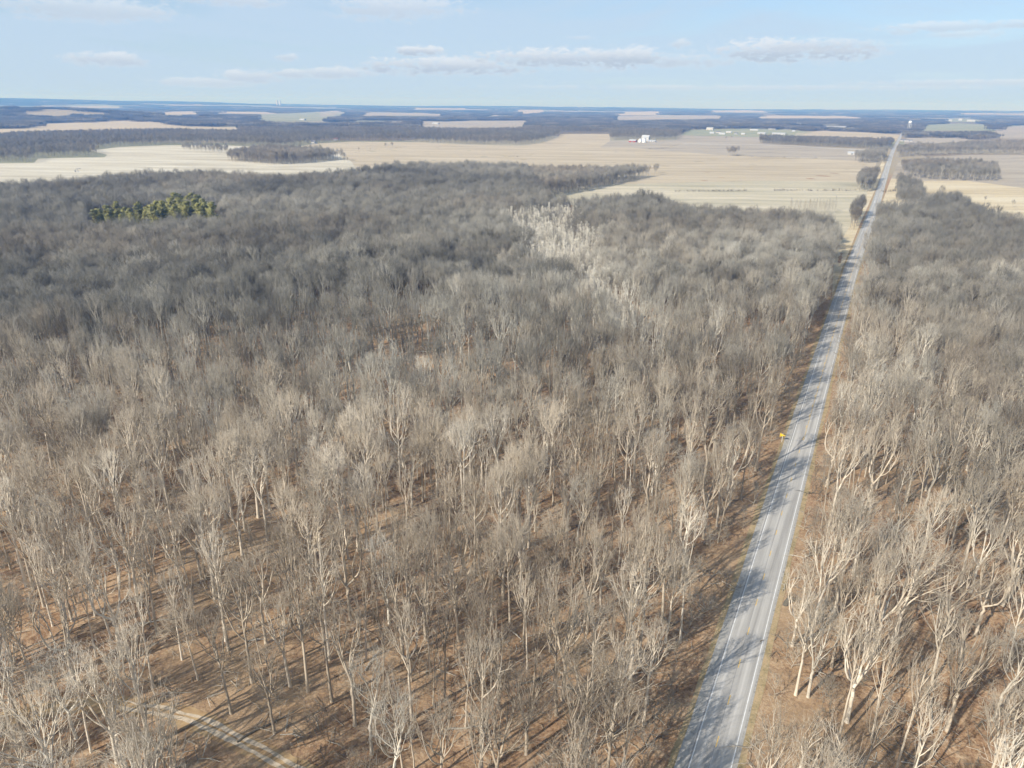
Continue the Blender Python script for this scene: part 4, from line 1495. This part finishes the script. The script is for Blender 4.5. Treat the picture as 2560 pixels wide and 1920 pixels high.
def building(name, px, w_, d_, eave, ridge, wall, roof, label, cat, rz=R(-27), doors=1, wins=4, group=None):
    X_, Y_ = at(*px)
    t = empty(name, (X_, Y_, float(h(X_, Y_))), rz)
    mb = MB()
    vs = [(-w_ / 2, -d_ / 2, -.5), (w_ / 2, -d_ / 2, -.5), (w_ / 2, d_ / 2, -.5), (-w_ / 2, d_ / 2, -.5),
          (-w_ / 2, -d_ / 2, eave), (w_ / 2, -d_ / 2, eave), (w_ / 2, d_ / 2, eave), (-w_ / 2, d_ / 2, eave), (-w_ / 2, 0, ridge), (w_ / 2, 0, ridge)]
    mb.add(vs, [(0, 1, 5, 4), (2, 3, 7, 6), (1, 2, 6, 9, 5), (3, 0, 4, 8, 7)])
    mb.build('wall', wall, t)
    rf = MB()
    o_ = .5
    sl = (ridge - eave) / (d_ / 2)
    for sg in (-1, 1):
        e = (d_ / 2 + o_) * sg; ze = eave - sl * o_ + .06
        a_ = [(-w_ / 2 - o_, e, ze), (w_ / 2 + o_, e, ze), (w_ / 2 + o_, 0, ridge + .06), (-w_ / 2 - o_, 0, ridge + .06)]
        b_ = [(q[0], q[1], q[2] + .22) for q in a_]
        rf.add(a_ + b_, [(0, 1, 2, 3), (7, 6, 5, 4), (0, 4, 5, 1), (1, 5, 6, 2), (3, 2, 6, 7), (0, 3, 7, 4)])
    rf.build('roof', roof, t)
    for k in range(doors):
        q = -w_ / 2 + w_ * (k + .5) / doors
        dw, dh = (1.1, 2.1) if cat == 'house' else (4.0, min(4.0, eave - .4))
        m_ = MB(); m_.box(q - dw / 2, q + dw / 2, -d_ / 2 - .08, -d_ / 2 - .01, 0, dh); m_.build('door', M_DOOR, t)
    for k in range(wins):
        q = -w_ / 2 + w_ * (k + .5) / wins + (1.6 if doors == 1 else w_ / (2 * max(doors, 1)))
        if q > w_ / 2 - .8: q -= 2.4
        m_ = MB(); m_.box(q - .55, q + .55, -d_ / 2 - .07, -d_ / 2 - .01, 1.0, 2.3); m_.build('window', M_GLASS, t)
    return tag(t, label, cat, group)


G_V = 'pale buildings of the village'
building('barn', (1582, 355), 24, 16, 5, 9, M_WALLR, M_ROOFW, 'red barn with pale roof at the farm behind the tan field', 'barn', wins=0)
building('barn', (1614, 352), 26, 18, 11, 19, M_WALLW, M_ROOFW, 'tall white barn with pale roof behind the grain bins', 'barn', wins=2)
building('shed', (1630, 355), 26, 13, 4.5, 7, M_WALLW, M_ROOFW, 'low open fronted shed right of the grain bins', 'shed', doors=3, wins=0)
building('shed', (2130, 388), 22, 13, 4.5, 7.5, M_WALLW, M_ROOFW, 'white shed beside the roadside clump in the grey field', 'shed', wins=0)
building('hall', (1904, 334), 34, 18, 6, 9, M_WALLW, M_ROOFW, 'left white long roofed hall at the near edge of the village', 'hall', doors=3, wins=0)
building('hall', (1947, 335), 56, 18, 6, 9, M_WALLW, M_ROOFW, 'longest white hall in front of the plantation', 'hall', doors=4, wins=0)
building('hall', (1775, 325), 34, 22, 11, 14, M_WALLT, M_ROOFW, 'tall tan block above the village roofs', 'hall', doors=2, wins=6)
building('hall', (1694, 322), 90, 22, 6, 10, M_WALLW, M_ROOFW, 'long white building at the left end of the village', 'hall', doors=5, wins=5)
building('school', (2090, 319), 110, 34, 8, 11, M_WALLW, M_ROOFW, 'wide white school like building before the dark wood', 'building', doors=4, wins=8)
for i, (p, w_, lab) in enumerate([((1780, 333), 20, 'white house under the tall tan block'), ((1796, 331), 22, 'pale house with metal roof in the village centre'), ((1805, 335), 26, 'white roofed house at the front of the village'),
                                  ((1822, 331), 24, 'house with pale roof right of the village centre'), ((1840, 334), 16, 'small white house on the village green'), ((1858, 335), 16, 'small pale house next to the left hall'),
                                  ((1885, 326), 40, 'long pale house row behind the halls'), ((1930, 324), 36, 'long pale house row at the wood edge'), ((1984, 329), 14, 'small white house right of the village')]):
    building('house', p, w_, 11, 4, 7.5, (M_WALLW, M_WALLT)[i % 2], (M_ROOFW, M_ROOFD, M_ROOFW)[i % 3], lab, 'house', doors=1, wins=3, group=G_V)
building('house', (842, 351), 16, 10, 4.5, 8, M_WALLW, M_ROOFR, 'white house with red roof behind the long wood edge', 'house', wins=3)
building('house', (785, 360), 14, 10, 4.5, 8, M_WALLW, M_ROOFD, 'white house with dark roof between trees left of centre', 'house', wins=3)
building('barn', (757, 301), 42, 20, 6, 10, M_WALLW, M_ROOFW, 'white barn in the green far field on the left', 'barn', doors=2, wins=0)
building('barn', (2370, 302), 60, 26, 9, 15, M_WALLW, M_ROOFW, 'leftmost white barn before the dark ridge on the right', 'barn', doors=2, wins=0)
building('barn', (2400, 301), 30, 24, 12, 18, M_WALLW, M_ROOFW, 'short tall white barn before the dark ridge', 'barn', doors=1, wins=0)
building('barn', (2427, 303), 64, 26, 9, 15, M_WALLW, M_ROOFW, 'rightmost white barn before the dark ridge', 'barn', doors=2, wins=0)
building('shed', (2266, 353), 40, 12, 4, 6.5, M_WALLW, M_ROOFD, 'long white shed beyond the brow right of the road', 'shed', doors=2, wins=0)
building('house', (1090, 311), 40, 16, 5, 9, M_WALLW, M_ROOFW, 'white farmhouse on the far grey field at centre', 'house', wins=4)


def grain_bin(px, rad, ht, label):
    X_, Y_ = at(*px)
    t = empty('grain_bin', (X_, Y_, float(h(X_, Y_))))
    m_ = MB(); m_.lathe([(rad, -.5)] + [(rad * (1 + .012 * (k % 2)), ht * k / 12) for k in range(13)], 24); m_.build('wall', M_STEEL, t)
    m_ = MB(); m_.lathe([(rad * 1.05, ht + .01), (rad * .15, ht * 1.28), (rad * .15, ht * 1.34), (.05, ht * 1.38)], 24); m_.build('roof', M_ROOFW, t)
    m_ = MB(); m_.box(-.5, .5, -rad - .15, -rad - .03, .1, 2.1); m_.build('door', M_DOOR, t)
    tag(t, label, 'grain bin', 'grain bins at the farm')


grain_bin((1600, 355.5), 5.5, 10, 'left and smaller of two pale round grain bins')
grain_bin((1610, 356), 6.5, 13, 'right and larger of two pale round grain bins')

# water tower by the far road
_wx, _wy = at(2274.5, 312)
_s = 4500 / math.hypot(_wx, _wy)
_wx, _wy = _wx * _s, _wy * _s
wt = empty('water_tower', (_wx, _wy, float(h(_wx, _wy))))
m_ = MB(); m_.lathe([(.8, 36), (5.5, 37.5), (7.6, 40.5), (8, 43), (8, 45), (7.2, 48), (5, 50), (1.5, 51), (.3, 51.6)], 24); m_.build('tank', M_STEEL, wt, smooth=True)
m_ = MB(); m_.tube([(0, 0, -.5), (0, 0, 36.4)], [1.1, .9], 12); m_.build('riser', M_STEEL, wt)
for k in range(6):
    a_ = math.pi / 3 * k
    m_ = MB(); m_.tube([(9.5 * math.cos(a_), 9.5 * math.sin(a_), -.5), (7.5 * math.cos(a_), 7.5 * math.sin(a_), 40.6)], [.45, .45], 8); m_.build('leg', M_STEEL, wt)
m_ = MB(); m_.lathe([(8.1, 42.2), (9.0, 42.2), (9.0, 42.5), (8.1, 42.5)], 24); m_.build('catwalk', M_STEEL, wt)
tag(wt, 'pale water tower on legs above the dark wood by the far road', 'water tower')

# twin stacks on the horizon, left of centre
for k, (px_, lab) in enumerate(((697.5, 'left one of two pale towers on the far horizon'), (704.5, 'right one of two pale towers on the far horizon'))):
    X_, Y_ = at(px_, 300)
    s_ = 15500 / math.hypot(X_, Y_)
    X_ *= s_; Y_ *= s_
    t = empty('cooling_tower', (X_, Y_, float(h(X_, Y_))))
    m_ = MB(); m_.lathe([(22, -2), (17, 35), (14, 70), (14, 92), (15.5, 105)], 24); m_.build('shell', M_WALLT, t, smooth=True)
    m_ = MB(); m_.lathe([(15.6, 104), (16.2, 104), (16.2, 106.5), (15.6, 106.5)], 24); m_.build('rim', M_WALLT, t)
    tag(t, lab, 'tower', 'pale towers on the horizon')

# ------------------------------------------------------------------ small things near the road
# yellow pennant-shaped warning sign on the left verge
_sx0, _sy0 = at(1954, 1105)
sg = empty('road_sign', (_sx0, _sy0, float(h(_sx0, _sy0))), R(-27))
m_ = MB(); m_.box(-.04, .04, -.03, .03, -.4, 2.55); m_.build('post', M_STEEL, sg)
m_ = MB(); m_.add([(-.70, -.045, 1.5), (-.70, -.045, 2.6), (.80, -.045, 2.05), (-.70, -.065, 1.5), (-.70, -.065, 2.6), (.80, -.065, 2.05)], [(0, 1, 2), (5, 4, 3), (0, 3, 4, 1), (1, 4, 5, 2), (2, 5, 3, 0)])
m_.build('panel', plain('sign_yellow', (0.80, 0.52, 0.02), .5, .4, .05, .5), sg)
m_ = MB()
for a_, b_ in (((-.56, 1.64), (-.56, 2.46)), ((-.56, 2.46), (.58, 2.05)), ((.58, 2.05), (-.56, 1.64))):
    dx, dz = b_[0] - a_[0], b_[1] - a_[1]
    l_ = math.hypot(dx, dz); nx, nz = -dz / l_ * .018, dx / l_ * .018
    m_.add([(a_[0] - nx, -.069, a_[1] - nz), (b_[0] - nx, -.069, b_[1] - nz), (b_[0] + nx, -.069, b_[1] + nz), (a_[0] + nx, -.069, a_[1] + nz)], [(0, 1, 2, 3)])
m_.build('border', M_DOOR, sg)
sg.scale = (1.4, 1.4, 1.4)
tag(sg, 'yellow pennant shaped road sign on a post on the left verge', 'road sign')

# white car far down the road
def car(px, label):
    X_, Y_ = at(*px)
    t = empty('car', (X_, Y_, float(h(X_, Y_)) + .13), R(-27))
    prof = [(-2.3, .45), (-2.3, .95), (-2.1, 1.0), (-1.75, 1.42), (-.2, 1.5), (.75, 1.02), (2.1, .86), (2.3, .7), (2.3, .45)]
    m_ = MB()
    n_ = len(prof)
    wd = lambda z: .9 if z < 1.03 else .68
    m_.add([(-wd(z), q, z) for q, z in prof] + [(wd(z), q, z) for q, z in prof], [tuple(range(n_))[::-1], tuple(range(n_, 2 * n_))] + [(i, (i + 1) % n_, n_ + (i + 1) % n_, n_ + i) for i in range(n_)])
    m_.build('body', plain('car_white', (.8, .8, .8), .3, .5, .03, .5), t)
    m_ = MB(); m_.add([(-.62, .70, 1.07), (.62, .70, 1.07), (.58, -.1, 1.475), (-.58, -.1, 1.475)], [(0, 1, 2, 3)]); m_.build('windscreen', M_GLASS, t)
    m_ = MB(); m_.add([(-.62, -2.09, 1.04), (.62, -2.09, 1.04), (.58, -1.79, 1.40), (-.58, -1.79, 1.40)], [(3, 2, 1, 0)]); m_.build('rear_window', M_GLASS, t)
    for sx in (-1, 1):
        for q in (-1.4, 1.4):
            m_ = MB(); m_.tube([(sx * .72, q, .32), (sx * .92, q, .32)], [.33, .33], 14); wh = m_.build('wheel', plain('tyre', (.03, .03, .03), .8), t)
        m_ = MB(); m_.box(sx * .78 - .12, sx * .78 + .12, 2.28, 2.32, .62, .74); m_.build('headlight', M_STEEL, t)
    tag(t, label, 'car')


car((2186, 507), 'white car small and far away on the straight road')

# fallen logs, a broken snag and an uprooted stump
M_LOGP = BARK


def log(px, ang, L, rad, tn, label, seed):
    rgx = random.Random(seed)
    X_, Y_ = at(*px)
    t = empty('fallen_log', (X_, Y_, float(h(X_, Y_)) + rad * .8), R(ang))
    pts = [(L * (k / 6 - .5), rgx.gauss(0, .18), .05 + .25 * rgx.random()) for k in range(7)]
    m_ = MB(); m_.tube(pts, [rad * (1 - .1 * k) for k in range(7)], 8)
    o_ = m_.build('trunk', BARK, t); o_['tone'] = tn; o_['warm'] = .4
    for k in range(6):
        p_ = Vector(pts[3 + k % 4])
        d_ = Vector((.7, rgx.choice((-1, 1)) * (.5 + rgx.random() * .5), .35 + rgx.random() * .5)).normalized()
        q_ = [p_ + d_ * (s * L * .2) + Vector((0, 0, s * s * .3)) for s in (0, .5, 1)]
        m_ = MB(); m_.tube(q_, [rad * .35, rad * .22, .02], 5); o_ = m_.build('limb', BARK, t); o_['tone'] = tn; o_['warm'] = .4
    tag(t, label, 'fallen log')


for k, (p, an, L, rd, tn, lab) in enumerate([
        ((672, 1818), 38, 13, .26, .12, 'dark fallen log lying up the bank above the gravel track'),
        ((1335, 1690), 24, 10, .3, .1, 'dark mossy fallen log among trees in the lower middle'),
        ((1452, 1735), -38, 9, .28, .22, 'greyish fallen log left of the pale forked tree by the bottom'),
        ((2215, 1470), -30, 15, .22, .62, 'pale fallen tree lying on the leafy slope right of the road'),
        ((1165, 1815), 5, 9, .24, .5, 'pale fallen log near the bottom left of centre'),
        ((1500, 1760), 45, 12, .22, .6, 'long pale fallen trunk leaning through brush near the bottom middle'),
        ((400, 1560), 15, 11, .24, .55, 'pale fallen log under the trees in the lower left wood'),
        ((2330, 1780), 60, 12, .25, .5, 'pale fallen trunk at the lower right'),
        ((930, 1650), 72, 7, .2, .7, 'short whitish fallen log in the middle of the lower wood'),
        ((1760, 1010), 8, 12, .22, .7, 'pale dead limb lying towards the left road verge')]):
    log(p, an, L, rd, tn, lab, 40 + k)

X_, Y_ = at(2205, 1548)
t = empty('snag', (X_, Y_, float(h(X_, Y_))))
m_ = MB(); m_.tube([(0, 0, -.3), (.15, 0, 2.5), (.5, .1, 5.2)], [.42, .34, .26], 8); o_ = m_.build('trunk', BARK, t); o_['tone'] = .95; o_['warm'] = .2
for q in ([(.5, .1, 5.1), (1.0, .2, 7.0), (.7, .2, 9.2)], [(.45, .1, 4.6), (-.5, 0, 6.0), (-.6, .1, 7.2)], [(.9, .2, 6.6), (1.8, .3, 7.6), (2.0, .2, 8.1)]):
    m_ = MB(); m_.tube(q, [.2, .15, .08], 6); o_ = m_.build('limb', BARK, t); o_['tone'] = .95; o_['warm'] = .2
tag(t, 'short whitish broken snag with stubby limbs right of the road', 'dead tree')

X_, Y_ = at(1963, 1512)
t = empty('tree_stump', (X_, Y_, float(h(X_, Y_))), R(30))
m_ = MB(); m_.tube([(0, 0, -.2), (.3, 0, .7), (.9, 0, 1.3), (1.3, 0, 1.5)], [.75, .62, .55, .5], 10); o_ = m_.build('trunk', BARK, t); o_['tone'] = .06; o_['warm'] = .3
rgx = random.Random(9)
for k in range(9):
    a_ = k * .7
    q = [(1.3, 0, 1.5), (1.5, math.cos(a_) * .8, 1.5 + math.sin(a_) * .8), (1.6 + rgx.random() * .4, math.cos(a_) * 1.5, 1.5 + math.sin(a_) * 1.3)]
    m_ = MB(); m_.tube(q, [.2, .1, .03], 5); o_ = m_.build('root', BARK, t); o_['tone'] = .15 + .4 * (k % 2); o_['warm'] = .3
tag(t, 'dark uprooted stump with bare roots on the right road verge', 'stump')

# pump jack in the pale field
X_, Y_ = at(195, 430)
t = empty('pump_jack', (X_, Y_, float(h(X_, Y_))), R(20))
m_ = MB(); m_.box(-5, 5, -1.6, 1.6, -.1, .35); m_.build('base', M_STEEL, t)
m_ = MB()
for sx in (-1, 1):
    m_.tube([(sx * 1.6, -.8, .3), (0, 0, 5.5)], [.16, .14], 6); m_.tube([(sx * 1.6, .8, .3), (0, 0, 5.5)], [.16, .14], 6)
m_.build('post', M_DOOR, t)
m_ = MB(); m_.tube([(-4, 0, 4.9), (0, 0, 5.7), (4, 0, 6.3)], [.3, .34, .3], 6); m_.build('beam', M_DOOR, t)
m_ = MB(); m_.add([(3.9, -.25, 5.0), (4.9, -.25, 5.4), (4.9, -.25, 6.9), (3.9, -.25, 7.2), (3.9, .25, 5.0), (4.9, .25, 5.4), (4.9, .25, 6.9), (3.9, .25, 7.2)], [(0, 1, 2, 3), (7, 6, 5, 4), (0, 4, 5, 1), (1, 5, 6, 2), (2, 6, 7, 3), (3, 7, 4, 0)])
m_.build('head', M_DOOR, t)
m_ = MB(); m_.box(-4.6, -3.4, -1, 1, .35, 3.6); m_.build('counterweight', M_DOOR, t)
tag(t, 'small oil pump jack standing alone in the pale field at far left', 'pump jack')

# ------------------------------------------------------------------ the air: one even haze round everything
m_ = MB(); m_.box(-24000, 24000, -2000, 24000, -12, 215)
m = bpy.data.materials.new('haze_air')
m.use_nodes = True
m.node_tree.nodes.clear()
t = NT(m.node_tree)
pv = t.n('ShaderNodeVolumePrincipled')
pv.inputs['Color'].default_value = (0.13, 0.40, 1.0, 1)
pv.inputs['Absorption Color'].default_value = (1, 1, 1, 1)
pv.inputs['Density'].default_value = 0.00011
pv.inputs['Anisotropy'].default_value = 0.0
t.link(pv.outputs[0], t.n('ShaderNodeOutputMaterial').inputs['Volume'])
hz = m_.build('haze', m)
tag(hz, 'even blue haze over the far land', 'haze', kind='stuff')
